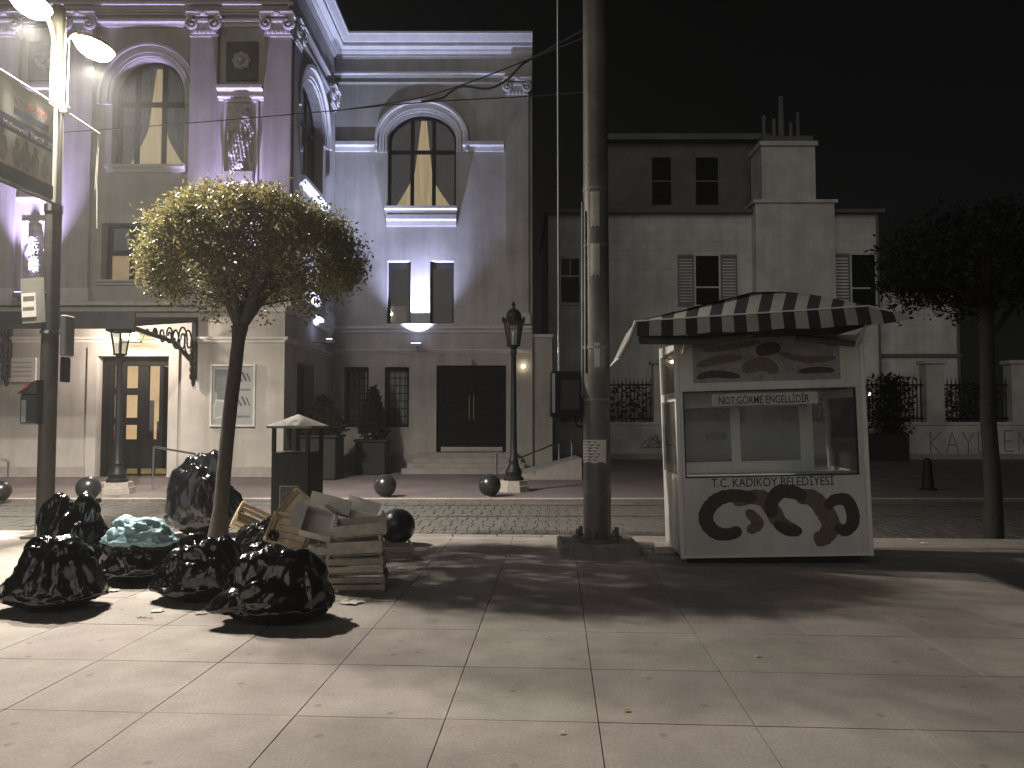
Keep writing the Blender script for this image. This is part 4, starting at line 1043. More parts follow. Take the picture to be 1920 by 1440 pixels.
def carton(label, loc, rot, w, d, h, m=CARD):
    t = thing('carton', label, 'carton', loc, rot, 'pale cartons thrown on the crates')
    MB().box(-w / 2, w / 2, -d / 2, d / 2, 0, .006).build('bottom', m, t)
    for a in ((-w / 2, w / 2, -d / 2, -d / 2 + .006), (-w / 2, w / 2, d / 2 - .006, d / 2), (-w / 2, -w / 2 + .006, -d / 2 + .006, d / 2 - .006), (w / 2 - .006, w / 2, -d / 2 + .006, d / 2 - .006)):
        MB().box(*a, .006, h).build('side', m, t)
    MB().obox((0, d / 2 + .06, h + .05), (w * .96, .15, .005), Matrix.Rotation(R(38), 3, 'X')).build('flap', m, t)
    MB().obox((-w / 2 - .05, 0, h + .02), (.13, d * .94, .005), Matrix.Rotation(R(25), 3, 'Y')).build('flap', m, t)
    return t
p6 = at(604, 982, 7.7); carton('off white carton lying on its side on the crate pile', (p6.x, 7.75, p6.z - .05), (R(66), R(16), R(10)), .42, .26, .20)
p7 = at(655, 985, 7.5); carton('open white carton on the far side of the crate pile', (p7.x, 7.65, p7.z - .06), (R(8), R(14), R(-6)), .36, .28, .15)
# litter
def scrap(label, px, py, w, h, seed, m=PAPER, name='paper_scrap'):
    p = gnd(px, py, .006); rnd = random.Random(seed); mm = MB(); k = 7; vs = []
    for j in range(k + 1):
        for i in range(k + 1):
            x, y = (i / k - .5) * w, (j / k - .5) * h
            ed = 1 + .25 * noise.noise((i * .7 + seed, j * .7, 0))
            vs.append((x * ed + y * .2, y * ed, .004 + .03 * abs(noise.noise((i * .45 + seed, j * .45, 3))) * min(1, w * 8)))
    mm.add(vs, [(j * (k + 1) + i, j * (k + 1) + i + 1, (j + 1) * (k + 1) + i + 1, (j + 1) * (k + 1) + i) for j in range(k) for i in range(k)])
    o = mm.build(name, m); o.location = p; o.rotation_euler = (0, 0, rnd.uniform(-.5, .5)); return tag(o, label, 'litter', 'litter on the pavement')
scrap('torn white paper on the paving right of the nearest bag', 658, 1130, .17, .13, 1)
scrap('small pink white scrap below the torn paper', 651, 1160, .07, .05, 2)
scrap('white scrap between the left heap and the middle bags', 212, 1108, .09, .07, 3)
scrap('flat white scrap beside the left heap of bags', 181, 1136, .11, .06, 4)
scrap('crumpled scrap below the crumpled black bag', 295, 1146, .09, .07, 5)
scrap('scrap touching the tail of the nearest bag', 377, 1150, .09, .05, 6)
scrap('thin pale stick lying on the paving left of the nearest bag', 272, 1161, .13, .012, 7)
scrap('thin white stub on the slabs at centre right', 1210, 1269, .05, .012, 8)
scrap('tiny white crumb on the slab right of the tree shadow', 1418, 1231, .025, .02, 9)
scrap('tiny yellow leaf on the foreground slab', 1174, 1332, .035, .022, 10, mat('yellow_leaf', (.5, .42, .08), .6), 'fallen_leaf')
scrap('pale crumb on the nearest slabs', 1053, 1374, .03, .018, 11)
scrap('white scrap on the lit paving right of the kiosk', 1733, 1019, .08, .06, 12)
scrap('white scrap in the tree shadow by the dark crate', 752, 1066, .07, .05, 13)

# ================================================================== LITTER BIN
p = gnd(537, 1022); BY = p.y + .1
bn = thing('litter_bin', 'dark square litter bin with pyramid roof beside the tree', 'litter bin', (p.x, BY, 0), (0, 0, -PHI - R(4)))
k = BY / FPX; w = .50; dd = .50; hb = at(537, 848, BY).z; he = at(537, 803, BY).z; ha = at(530, 785, BY).z
BINM = mat('bin_dark', (.010, .0095, .009), .6, var=.3, bump=.05); 
MB().cbox(-w / 2, w / 2, 0, dd, .05, hb, .012).build('body', BINM, bn)
for sx in (-1, 1):
    for yy in (.025, dd - .025):
        MB().box(sx * (w / 2 - .025) - .022, sx * (w / 2 - .025) + .022, yy - .022, yy + .022, hb, he).build('corner_post', BINM, bn)
rf = MB(); e = .045; a, b = w / 2 + e, dd + e
rf.add([(-a, -e, he), (a, -e, he), (a, b, he), (-a, b, he), (-a, -e, he + .03), (a, -e, he + .03), (a, b, he + .03), (-a, b, he + .03), (0, dd / 2, ha + .06)],
       [(0, 3, 2, 1), (0, 1, 5, 4), (1, 2, 6, 5), (2, 3, 7, 6), (3, 0, 4, 7), (4, 5, 8), (5, 6, 8), (6, 7, 8), (7, 4, 8)])
rf.build('roof', mat('bin_roof', (.2, .188, .17), .55, var=.25, bump=.1), bn)
fr = MB(); z0, z1 = .16, hb - .42; x0, x1 = -.13, .13
for A in ((x0, x0 + .012, z0, z1), (x1 - .012, x1, z0, z1), (x0, x1, z1 - .012, z1), (x0, x1, z0, z0 + .012)): fr.box(A[0], A[1], -.008, -.001, A[2], A[3])
fr.build('notice_frame', mat('bin_frame', (.25, .25, .25), .5), bn)
MB().box(x0 + .013, x1 - .013, -.004, -.0012, z0 + .013, z1 - .013).build('notice', mat('bin_notice', (.06, .058, .055), .5, var=.6, scale=25), bn)
MB().box(-w / 2 - .006, -w / 2 - .001, .12, dd - .12, .2, hb - .3).build('side_poster', mat('bin_poster', (.42, .34, .34), .6, var=.5, scale=20), bn)
MB().box(-.2, .2, .06, dd - .06, 0, .05).build('plinth', CONCRETE, bn)

# ================================================================== BALL BOLLARDS
def bollard(label, px, pyb, rpx):
    p = gnd(px, pyb); r = rpx / FPX * p.y
    t = thing('ball_bollard', label, 'bollard', (p.x, p.y, 0), group='black ball bollards')
    MB().sphere((0, 0, r * 1.02), r, 32, 20).build('ball', BALL, t, 'all')
    MB().lathe([(r * .45, 0), (r * .45, .03), (r * .36, .05)], 20).build('collar', CONCRETE, t, True)
    return t
bollard('large black ball bollard at the near kerb behind the crates', 745, 1021, 33)
bollard('black ball bollard across the road in front of the planters', 722, 932, 21)
bollard('black ball bollard across the road beside the right lantern post', 918, 931, 21)
bollard('black ball bollard across the road beside the left lantern post', 165, 938, 22)
bollard('black ball bollard cut by the left edge of the photo', 0, 940, 19)

# ================================================================== TREES
def leaf_cloud(pts, size, m, name, parent, jitter=.7, seed=1):
    rnd = random.Random(seed); vs = []; fs = []
    for p in pts:
        s = size * rnd.uniform(.6, 1.3)
        a = Vector((rnd.gauss(0, 1), rnd.gauss(0, 1), rnd.gauss(0, .8) - .15)).normalized(); b = a.orthogonal().normalized(); b = Matrix.Rotation(rnd.uniform(0, 6.28), 3, a) @ b; c = a.cross(b)
        k = len(vs); w_ = s * .42; f = c * s * .12
        vs += [p - a * 0, p + a * s * .45 + b * w_ * .5 + f, p + a * s, p + a * s * .45 - b * w_ * .5 + f]
        fs += [(k, k + 1, k + 2), (k, k + 2, k + 3)]
    me = bpy.data.meshes.new(name); me.from_pydata([tuple(v) for v in vs], [], fs); me.update(); me.materials.append(m)
    return link(name, me, parent)
TY = 9.2
tb = gnd(412, 788 + 2232 / TY); TX = tb.x
tree = thing('street_tree', 'small round clipped tree with slanting trunk between rubbish bags and bin', 'tree', (TX, TY, 0))
fork = at(450, 612, TY) - Vector((TX, TY, 0)); mid = at(428, 800, TY) - Vector((TX, TY, 0)); crown_c = at(470, 488, TY) - Vector((TX, TY, 0))
rx = 208 / FPX * TY; rzt = 132 / FPX * TY; rzb = 115 / FPX * TY
tr = MB()
tp = spline([(0, 0, -.05), tuple(lerp(0, mid[i], .35) if i < 2 else mid.z * .35 for i in range(3)), tuple(mid), tuple(at(440, 700, TY) - Vector((TX, TY, 0))), tuple(fork)], 6)
rad = [lerp(.15, .085, min(1, i / 6)) if i < 6 else lerp(.085, .075, (i - 6) / 18) for i in range(len(tp))]
rad[-1] = .10; rad[-2] = .085
tr.tube(tp, rad, 14)
tips = []
rnd = random.Random(3)
def in_crown():
    while True:
        x, y, z = rnd.uniform(-1, 1), rnd.uniform(-1, 1), rnd.uniform(-1, 1)
        if x * x + y * y + z * z < 1: return Vector((x, y, z))
def crown_pt(n):
    z = n.z * (rzt if n.z > 0 else rzb); return crown_c + Vector((n.x * rx, n.y * rx * .85, z))
limbs = []
for i in range(11):
    a = 2 * math.pi * i / 11 + rnd.uniform(-.2, .2); el = rnd.choice((.25, .5, .8))
    n_ = Vector((math.cos(a) * math.cos(el), math.sin(a) * math.cos(el), math.sin(el) * 1.0 - .25)) * .72
    e = crown_pt(n_); m_ = fork.lerp(e, .5) + Vector((0, 0, .10 + .05 * rnd.random()))
    pts = spline([tuple(fork - Vector((0, 0, .05))), tuple(m_), tuple(e)], 7); limbs.append(pts)
    tr.tube(pts, [lerp(.05, .014, k / (len(pts) - 1)) for k in range(len(pts))], 7)
for i in range(150):
    L = rnd.choice(limbs); s = L[rnd.randint(3, len(L) - 1)]; n_ = in_crown(); n_ = n_.normalized() * rnd.uniform(.75, .98); e = crown_pt(n_)
    if (e - s).length > 1.0: e = s + (e - s).normalized() * 1.0
    m_ = s.lerp(e, .5) + Vector((rnd.uniform(-.05, .05), rnd.uniform(-.05, .05), rnd.uniform(-.02, .08)))
    pts = spline([tuple(s), tuple(m_), tuple(e)], 4); tr.tube(pts, [lerp(.014, .004, k / (len(pts) - 1)) for k in range(len(pts))], 5); tips.append(e)
tr.build('trunk', BARK, tree, True)
pts = []
centres = []
for i in range(900):
    n_ = in_crown().normalized(); 
    if n_.z < -.55 and rnd.random() < .8: continue
    if n_.z < -.2 and rnd.random() < .35: continue
    centres.append((n_, rnd.uniform(.78, .99) + .05 * noise.noise(n_ * 2.5)))
for n_, r0 in centres:
    c = crown_pt(n_ * r0)
    for k in range(46):
        q = Vector((rnd.gauss(0, 1), rnd.gauss(0, 1), rnd.gauss(0, 1))) * .075
        pts.append(c + q)
for i in range(2200):
    n_ = in_crown()
    if n_.length < .35 or n_.z < -.5: continue
    pts.append(crown_pt(n_ * .95))
o = leaf_cloud(pts, .062, LEAF, 'crown', tree, seed=5); o['kind'] = 'stuff'
# dark tree at the right
T2 = 10.3; c0 = at(1856, 800, T2)
t2 = thing('dark_tree', 'dark unlit tree at the right edge with thin straight trunk', 'tree', (c0.x, T2, 0))
tr = MB(); tr.tube([(0, 0, -.05), (.02, 0, .6), (-.02, 0, 1.6), (.0, 0, 3.0), (.05, 0, 4.2)], [.13, .105, .095, .085, .05], 12)
for i in range(9):
    a = i * .7; e = Vector((math.cos(a) * .9, math.sin(a) * .9, 3.2 + .2 * (i % 4))); tr.tube(spline([(0, 0, 2.6 + .1 * i), tuple(e * .5 + Vector((0, 0, 1.55))), tuple(e)], 4), [.04 * (1 - k / 10) for k in range(9)], 6)
tr.build('trunk', mat('dark_bark', (.03, .026, .022), .9, var=.3, scale=12, bump=.4), t2, True)
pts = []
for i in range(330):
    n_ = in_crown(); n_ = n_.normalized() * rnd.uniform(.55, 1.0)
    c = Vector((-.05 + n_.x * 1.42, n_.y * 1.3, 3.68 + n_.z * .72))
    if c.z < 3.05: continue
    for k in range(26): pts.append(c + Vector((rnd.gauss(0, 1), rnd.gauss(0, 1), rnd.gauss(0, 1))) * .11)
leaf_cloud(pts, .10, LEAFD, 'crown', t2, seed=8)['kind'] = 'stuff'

# ================================================================== BIG CATENARY POLE
PY = 9.2
pb = at(1120, 1000, PY)
pole = thing('catenary_pole', 'thick grey steel pole with taped notice standing on concrete foot', 'pole', (pb.x, PY, 0))
ZP = 9.0
MB().tube([(0, 0, .14), (0, 0, 2.0), (0, 0, ZP)], [.165, .16, .135], 28).build('shaft', GREYPOLE, pole, True)
MB().tube([(0, 0, .13), (0, 0, .17)], .30, 24).build('flange', GREYPOLE, pole, True)
for i in range(6):
    a = i * math.pi / 3 + .3; MB().tube([(.25 * math.cos(a), .25 * math.sin(a), .168), (.25 * math.cos(a), .25 * math.sin(a), .27)], .028, 6).build('anchor_bolt', GREYPOLE, pole)
ft = MB().cbox(-.46, .46, -.4, .42, -.02, .128, .02); ft.build('concrete_foot', CONCRETE, pole)
# wrapped paper notice
def wrap(z0, z1, a0, a1, r, m, nm):
    n = 14; vs = []
    for i in range(n + 1):
        a = lerp(a0, a1, i / n); vs += [(r * math.cos(a), r * math.sin(a), z0 - .01 * math.sin(i)), (r * math.cos(a), r * math.sin(a), z1)]
    return MB().add(vs, [(2 * i, 2 * i + 2, 2 * i + 3, 2 * i + 1) for i in range(n)]).build(nm, m, pole, True)
wrap(at(0, 866, PY).z, at(0, 824, PY).z, R(-172), R(-55), .1645, PAPER, 'notice')
for k in range(7):
    z = lerp(at(0, 862, PY).z, at(0, 829, PY).z, k / 6); wrap(z, z + .012, R(-168), R(-100 + 8 * (k % 3)), .1655, INKGREY, 'print_line')
for pz in (360, 465, 655, 752):
    z = at(0, pz, PY).z; MB().tube([(0, 0, z), (0, 0, z + .03)], .166 if pz > 600 else .158, 24).build('strap', mat('strap_grey', (.2, .19, .18), .5), pole, True)
for z0_, z1_ in ((430, 366), (520, 462)): wrap(at(0, z0_, PY).z, at(0, z1_, PY).z, R(-120), R(-80), .159, mat('peeled_sticker', (.45, .43, .40), .7), 'sticker')
wrap(at(0, 690, PY).z, at(0, 645, PY).z, R(-105), R(-82), .164, mat('peeled_sticker', (.45, .43, .40), .7), 'sticker')
MB().tube([(-.17, -.02, at(0, 745, PY).z), (-.165, -.02, at(0, 650, PY).z), (-.158, -.02, at(0, 380, PY).z)], .02, 8).build('conduit', GREYPOLE, pole, True)
MB().tube([(-.135, -.10, at(0, 700, PY).z), (-.13, -.09, at(0, 400, PY).z)], .009, 6).build('cable', BLACKIRON, pole, True)
# switch box beside the pole, fed by a thin vertical pipe
sb0 = at(1031, 782, PY + .15); sb1 = at(1096, 697, PY + .15)
bx = thing('switch_box', 'black switch box on thin pipe beside the thick pole', 'switch box', (pb.x, PY + .15, 0))
MB().cbox(sb0.x - pb.x, sb1.x - pb.x - .02, -.16, .14, sb0.z, sb1.z, .015).build('housing', BLACKIRON, bx)
MB().box(sb0.x - pb.x + .02, sb0.x - pb.x + .055, -.166, -.1605, sb0.z + .05, sb1.z - .03).build('bright_hinge', STEEL, bx)
MB().cbox(sb0.x - pb.x + .12, sb1.x - pb.x - .07, -.19, -.161, sb0.z + .08, sb1.z - .1, .01).build('door_plate', mat('box_plate', (.035, .035, .035), .35), bx)
xp = at(1047, 500, PY + .15).x - pb.x
MB().tube([(xp, 0, sb1.z - .02), (xp, 0, ZP)], .013, 8).build('feed_pipe', STEEL, bx, True)
MB().tube([(sb1.x - pb.x - .04, 0, sb0.z + .2), (0, -.1, sb0.z + .2)], .02, 8).build('bracket', BLACKIRON, bx); MB().tube([(sb1.x - pb.x - .04, 0, sb1.z - .1), (0, -.1, sb1.z - .1)], .02, 8).build('bracket', BLACKIRON, bx)
MB().tube(spline([(sb1.x - pb.x - .12, -.02, sb0.z + .01), (sb1.x - pb.x - .1, -.03, sb0.z - .1), (sb1.x - pb.x - .02, -.03, sb0.z - .11), (sb1.x - pb.x + .02, -.03, sb0.z + .05)], 6), .012, 6).build('cable_loop', BLACKIRON, bx)
# loose kerb stones beside the foot
for i, (a, b, lab) in enumerate(((1208, 1028, 'loose stone block right of the pole foot'), (1245, 1038, 'loose stone block beside the kiosk corner'))):
    p = gnd(a, b); o = MB().cbox(-.12, .12, -.08, .08, 0, .07, .015).build('stone_block', KERB); o.location = p; o.rotation_euler = (0, 0, .2 * i - .1); tag(o, lab, 'stone', 'loose stone blocks')

# ================================================================== OVERHEAD WIRES
def wire(label, pts, r, name='overhead_wire'):
    m = MB(); m.tube(spline([tuple(at(*p)) for p in pts], 8), r, 6); tag(m.build(name, BLACKIRON, None, True), label, 'cable')
wire('thin overhead wire sagging across the theatre from the thick pole', [(1100, 172, 9.3), (1000, 180, 10), (790, 192, 11.2), (620, 208, 12.4), (400, 227, 13.6), (150, 246, 15), (-120, 262, 17)], .009)
wire('tight wire rising from arch window towards the thick pole', [(1096, 70, 9.3), (1000, 108, 10), (870, 158, 10.8), (765, 188, 11.4), (620, 209, 12.35)], .009)
wire('slack doubled cable drooping beside the tight wire', [(1096, 55, 9.35), (998, 109, 10.05), (975, 125, 10.2), (950, 150, 10.4), (915, 166, 10.6), (868, 162, 10.8), (845, 172, 10.95), (828, 184, 11.05), (790, 190, 11.2)], .015)

# ================================================================== LANTERN POSTS
def lantern(label, px, pyb, pytop):
    p = gnd(px, pyb); Y = p.y; s = (at(px, pytop, Y).z) / 4.1
    t = thing('lantern_post', label, 'lantern post', (p.x, Y, 0), group='black iron lantern posts outside the theatre')
    MB().lathe([(.36, 0), (.36, .13), (.32, .135), (.32, .24)], 8, ph=math.pi / 8).build('stone_base', KERB, t)
    sc = lambda pr: [(r, .24 + (z - .24) * s) for r, z in pr]
    MB().lathe(sc([(.22, .242), (.22, .29), (.17, .34), (.19, .42), (.13, .52), (.10, .62), (.115, .66), (.08, .72), (.07, 1.2), (.065, 2.2), (.055, 2.95), (.075, 2.98), (.075, 3.03), (.05, 3.06), (.09, 3.10), (.09, 3.13), (.0, 3.131)]), 18).build('post', BLACKIRON, t, True)
    n = 6; z0, z1 = .24 + 2.92 * s, .24 + 3.42 * s; r0, r1 = .13, .21
    pt = lambda r, k, z: Vector((r * math.cos(2 * math.pi * k / n), r * math.sin(2 * math.pi * k / n), z))
    for k in range(n):
        MB().tube([pt(r0, k, z0), pt(r1, k, z1)], .014, 6).build('frame_bar', BLACKIRON, t)
        MB().add([pt(r0 * .97, k, z0 + .01), pt(r0 * .97, k + 1, z0 + .01), pt(r1 * .97, k + 1, z1 - .01), pt(r1 * .97, k, z1 - .01)], [(0, 1, 2, 3)]).build('pane', LPANE, t)
    MB().lathe([(r0 + .02, z0 - .03), (r0 + .03, z0)], n).build('lower_ring', BLACKIRON, t)
    MB().lathe([(r1 + .03, z1 - .01), (r1 + .05, z1 + .03), (.17, z1 + .10), (.18, z1 + .14), (.15, z1 + .22), (.09, z1 + .28), (.03, z1 + .30), (.03, z1 + .36), (.05, z1 + .38), (.02, z1 + .44), (0.001, z1 + .46)], 12).build('cap', BLACKIRON, t, True)
    for k in range(n): MB().sphere(pt(r1 + .05, k + .5, z1 + .05), .035, 8, 6, (1, 1, 1.6)).build('cap_leaf', BLACKIRON, t)
    MB().lathe([(.03, z0), (.035, z0 + .2), (.02, z0 + .3)], 8).build('lamp_holder', mat('milky_glass', (.6, .6, .55), .3), t)
lantern('black lantern post in front of the lit theatre door', 219, 925, 588)
lantern('black lantern post by the ramp right of the wing door', 963, 921, 566)
# ================================================================== CANOPY LAMP
p = at(244, 630, YF - .55)
cl = thing('canopy_lamp', 'yellow bulkhead lamp glowing under the canopy above the door', 'lamp', p)
MB().cbox(-.26, .26, -.03, .10, -.15, -.115, .01).build('tray', BLACKIRON, cl)
MB().sphere((0, 0, 0), .17, 20, 12, (1.25, .7, .62)).build('bulb_cover', emit('canopy_lamp_glass', (1.0, .80, .45), 30), cl, 'all')
MB().tube([(0, .05, .08), (0, .1, .35)], .015, 6).build('stem', BLACKIRON, cl)
L = bpy.data.lights.new('canopy_lamp_glow', 'POINT'); L.energy = 330; L.color = (1.0, .84, .72); L.shadow_soft_size = .12
lo = bpy.data.objects.new('canopy_lamp_glow', L); COL.objects.link(lo); lo.parent = cl; lo.location = (0, -.34, -.02)
MB().tube(spline([(.26, 0, -.12), (.33, 0, .02), (.28, 0, .16), (.1, 0, .2)], 6), .012, 6).build('guard', BLACKIRON, cl)
# small lamp on the annex wall
p = at(981, 687, YB - .02)
t = thing('wall_lamp', 'tiny bright bulb on the wall right of the lantern post', 'lamp', p)
MB().sphere((0, -.08, 0), .05, 12, 8).build('bulb', emit('tiny_bulb', (1, .82, .55), 25), t); MB().tube([(0, 0, 0), (0, -.06, 0)], .03, 8).build('holder', BLACKIRON, t)
# camera above wing door
p = at(880, 676, YB - .02); t = thing('security_camera', 'small grey camera above the wing door', 'camera', p)
MB().tube([(0, 0, 0), (0, -.12, .02)], .025, 8).build('arm', STEEL, t); MB().obox((.05, -.2, -.04), (.1, .24, .09), Matrix.Rotation(R(20), 3, 'X')).build('body', mat('camera_grey', (.4, .4, .4), .5), t)

# ================================================================== HANDRAILS
def handrail(label, pts, posts, r=.025):
    t = thing('handrail', label, 'handrail', pts[0]); o = Vector(pts[0])
    MB().tube(spline([tuple(Vector(p) - o) for p in pts], 5), r, 8).build('rail', STEEL, t, True)
    for a, zb_ in posts:
        a = Vector(a) - o; MB().tube([a, Vector((a.x, a.y, zb_ - o.z))], r * .9, 8).build('post', STEEL, t, True)
h1 = at(288, 838, 17.3); h2 = at(366, 851, 18.2)
handrail('steel handrail right of the lit main door', [h1, h1.lerp(h2, .5), h2], [(h1, 0), (h2, 0)])
h1 = at(-40, 852, 17.0); h2 = at(16, 864, 17.4)
handrail('steel handrail at the left edge', [h1, h1.lerp(h2, .5), h2], [(h2, 0)])
h1 = at(972, 860, 19.6); h2 = at(1062, 824, 21.2); h3 = at(1072, 830, 21.3)
handrail('steel handrail of the ramp between lantern post and thick pole', [h1, h1.lerp(h2, .5), h2, h3], [(h3, 0), (at(1048, 832, 21), 0)])
h1 = at(930, 850, 20.4); h2 = at(932, 850, 21.6)
handrail('short handrail on the wing steps', [h1, h1.lerp(h2, .5), h2], [(h1, 0), (h2, 0)])
rm = MB(); a, b = at(965, 880, 20.2), at(1042, 870, 21.6)
rm.add([(a.x, 20.2, 0), (b.x + .6, 20.2, 0), (b.x + .6, 22.2, 0), (a.x, 22.2, 0), (a.x, 20.2, .08), (b.x + .6, 20.2, .55), (b.x + .6, 22.2, .55), (a.x, 22.2, .08)], [(0, 3, 2, 1), (4, 5, 6, 7), (0, 1, 5, 4), (1, 2, 6, 5), (2, 3, 7, 6), (3, 0, 4, 7)])
tag(rm.build('ramp', PLINTH), kind='structure')

# ================================================================== PLANTERS
def topiary(label, px, pyb, w, htop, potpx, potw, Y):
    c = at(px, pyb, Y); zp = at(px, potpx, Y).z; zt = at(px, htop, Y).z; k = Y / FPX
    t = thing('potted_conifer', label, 'potted plant', (c.x, Y, 0), group='dark clipped conifers in planters by the wing')
    pwid = potw * k / 2
    MB().cbox(-pwid, pwid, -pwid, pwid, 0, zp, .03).build('planter', TERRA, t); MB().cbox(-pwid - .04, pwid + .04, -pwid - .04, pwid + .04, zp + .001, zp + .07, .015).build('planter_rim', TERRA, t)
    MB().tube([(0, 0, zp), (0, 0, zt - .3)], [.05, .02], 8).build('stem', BARK, t)
    pts = []; R_ = w * k / 2
    for i in range(2600):
        v = rnd.random() ** .8; a = rnd.uniform(0, 6.283); rr = R_ * (1 - v) ** .7 * rnd.uniform(.75, 1.05)
        if v < .06: rr *= .7
        pts.append(Vector((rr * math.cos(a), rr * math.sin(a), lerp(zp + .12, zt - .12, v))))
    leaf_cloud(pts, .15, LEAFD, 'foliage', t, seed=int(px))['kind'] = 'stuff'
topiary('slim dark conifer in a planter between the grille windows', 699, 868, 54, 722, 828, 56, YB - 1.3)
topiary('broad dark conifer in a planter at the corner behind the litter bin', 602, 885, 96, 738, 820, 70, YB - 3.2)

# ================================================================== GARDEN WALL AND FENCE
GY = gnd(1400, 861).y
gw = thing('garden_wall', 'low pale garden wall with square pillars and faint graffiti', 'wall', (0, GY, 0))
zw_ = at(1400, 797, GY).z; zp_ = at(1740, 683, GY).z; gx0 = at(1040, 800, GY).x
def gp(name, mb, m, par=None): return mb.build(name, m, par or gw)
gp('wall_body', MB().box(gx0, 30, 0, .35, -.1, zw_), GARDENWALL); gp('coping', MB().box(gx0, 30, -.06, .41, zw_ + .002, zw_ + .12), GARDENWALL)
gp('wall_foot', MB().box(gx0, 30, -.05, -.002, -.1, .22), PLINTH)
pil_x = [at(px, 740, GY).x for px in (1242, 1413, 1580, 1752, 1912)]
for x in pil_x:
    pl = gp('pillar', MB().box(x - .36, x + .36, -.08, .43, zw_ + .122, zp_), GARDENWALL); gp('pillar_cap', MB().cbox(x - .46, x + .46, -.18, .53, zp_ + .001, zp_ + .16, .03), GARDENWALL, pl)
fz = at(1700, 712, GY).z
for i in range(-1, len(pil_x) - 1):
    xa = gx0 + .2 if i < 0 else pil_x[i] + .37; xb = pil_x[i + 1] - .37
    f = thing('iron_fence', ['iron railing panel behind the thick pole', 'iron railing panel behind the kiosk left part', 'iron railing panel behind the kiosk right part', 'iron railing panel beside the pale pillar right of the kiosk', 'iron railing panel behind the dark tree trunk'][i + 1], 'fence', (0, GY + .17, zw_ + .12), group='iron railings on the garden wall')
    nb = int((xb - xa) / .16)
    for k in range(nb):
        x = lerp(xa + .08, xb - .08, k / (nb - 1)); MB().tube([(x, 0, .002), (x, 0, fz - zw_ - .2), (x, 0, fz - zw_ + .02)], [.022, .022, .003], 6).build('bar', BLACKIRON, f)
    for z in (.12, fz - zw_ - .35): MB().box(xa, xb, -.025, .025, z, z + .06).build('rail', BLACKIRON, f)
    # hedge seen through the bars
    hp = []
    for k in range(int((xb - xa) * 330)): hp.append(Vector((rnd.uniform(xa, xb), rnd.uniform(.3, .9), rnd.uniform(-.4, fz - zw_ - .25 + .25 * noise.noise((k * .001, i, 0))))))
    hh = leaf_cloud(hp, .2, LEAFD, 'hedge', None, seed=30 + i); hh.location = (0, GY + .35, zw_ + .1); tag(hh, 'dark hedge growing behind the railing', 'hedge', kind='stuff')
# graffiti: thin brushed strokes
def strokes(label, px0, py0, h, letters, adv, w=.045):
    t = thing('graffiti', label, 'graffiti', (0, GY, 0))
    S = {'K': [[(0, 1), (0, 0)], [(.55, 1), (.02, .5), (.6, -.12)]], 'A': [[(0, 0), (.3, 1), (.62, 0)], [(.12, .4), (.5, .4)]], 'Y': [[(0, 1), (.3, .5), (.6, 1)], [(.3, .5), (.3, 0)]], 'B': [[(0, 0), (0, 1), (.4, .95), (.45, .65), (.1, .52), (.5, .4), (.45, .05), (0, 0)]],
         'E': [[(.5, 1), (0, 1), (0, 0), (.5, 0)], [(0, .5), (.4, .5)]], 'N': [[(0, 0), (0, 1), (.5, 0), (.5, 1)]], 'S': [[(.1, .2), (.8, .75), (1.6, .3), (1.2, .9), (.5, .1), (2.1, .6)], [(0, 0), (2.4, .1)], [(1.4, 1), (1.5, -.1), (1.8, .9)]]}
    k = GY / FPX; x = at(px0, py0, GY).x; z = at(px0, py0, GY).z
    for ch in letters:
        if ch == ' ': x += adv * k; continue
        m = MB()
        for st in S[ch]:
            pts = [(x + a * h * k * .9, z + b * h * k) for a, b in st]; sp_ = []
            for i in range(len(pts) - 1):
                for j in range(6): sp_.append((lerp(pts[i][0], pts[i + 1][0], j / 6), lerp(pts[i][1], pts[i + 1][1], j / 6)))
            sp_.append(pts[-1]); m.ribbon(sp_, [w * (.7 + .5 * abs(noise.noise((i * .3, x, 0)))) for i in range(len(sp_))], -.004)
        m.build('letter', WALLTXT, t); x += adv * k
strokes('dark sprayed letters on the garden wall right of the kiosk', 1745, 850, 40, 'KAYB', 30); strokes('dark sprayed letters on the wall right of the dark tree', 1884, 846, 38, 'EN', 27)
strokes('scribbled spray tag on the wall between pole and kiosk', 1200, 840, 26, 'S', 30, .05)
# planter box with shrub on the far pavement
Yp = GY - .9; c = at(1664, 865, Yp)
t = thing('shrub_planter', 'dark planter box with shrub before the garden wall right of the kiosk', 'potted plant', (c.x, Yp, 0))
k = Yp / FPX; MB().cbox(-.75, .72, -.3, .3, .0, at(0, 812, Yp).z, .02).build('planter', TERRA, t)
pts = [Vector((rnd.gauss(.15, .34), rnd.gauss(0, .2), rnd.uniform(at(0, 815, Yp).z, at(0, 705, Yp).z) )) for i in range(1500)]
leaf_cloud(pts, .2, LEAFD, 'foliage', t, seed=77)['kind'] = 'stuff'
for i, (a, b) in enumerate(((1617, 743), (1630, 739))):
    p = at(a, b, GY + 1.5); t = thing('garden_lamp', ['left of two tiny white lights beside the kiosk', 'right of two tiny white lights beside the kiosk'][i], 'lamp', p)
    MB().sphere((0, 0, 0), .06, 10, 8).build('bulb', emit('garden_bulb', (1, .9, .78), 12), t); MB().tube([(0, 0, -.05), (0, 0, -p.z)], .02, 6).build('stake', BLACKIRON, t)
# dark tapered bollard
p = gnd(1740, 919); t = thing('cone_bollard', 'dark tapered bollard on the far pavement right of the kiosk', 'bollard', p)
MB().lathe([(.17, 0), (.17, .04), (.13, .06), (.085, .6), (.09, .64), (.06, .70), (.001, .72)], 16).build('post', BLACKIRON, t, True); MB().lathe([(.2, 0), (.2, .02)], 16).build('foot', BLACKIRON, t)

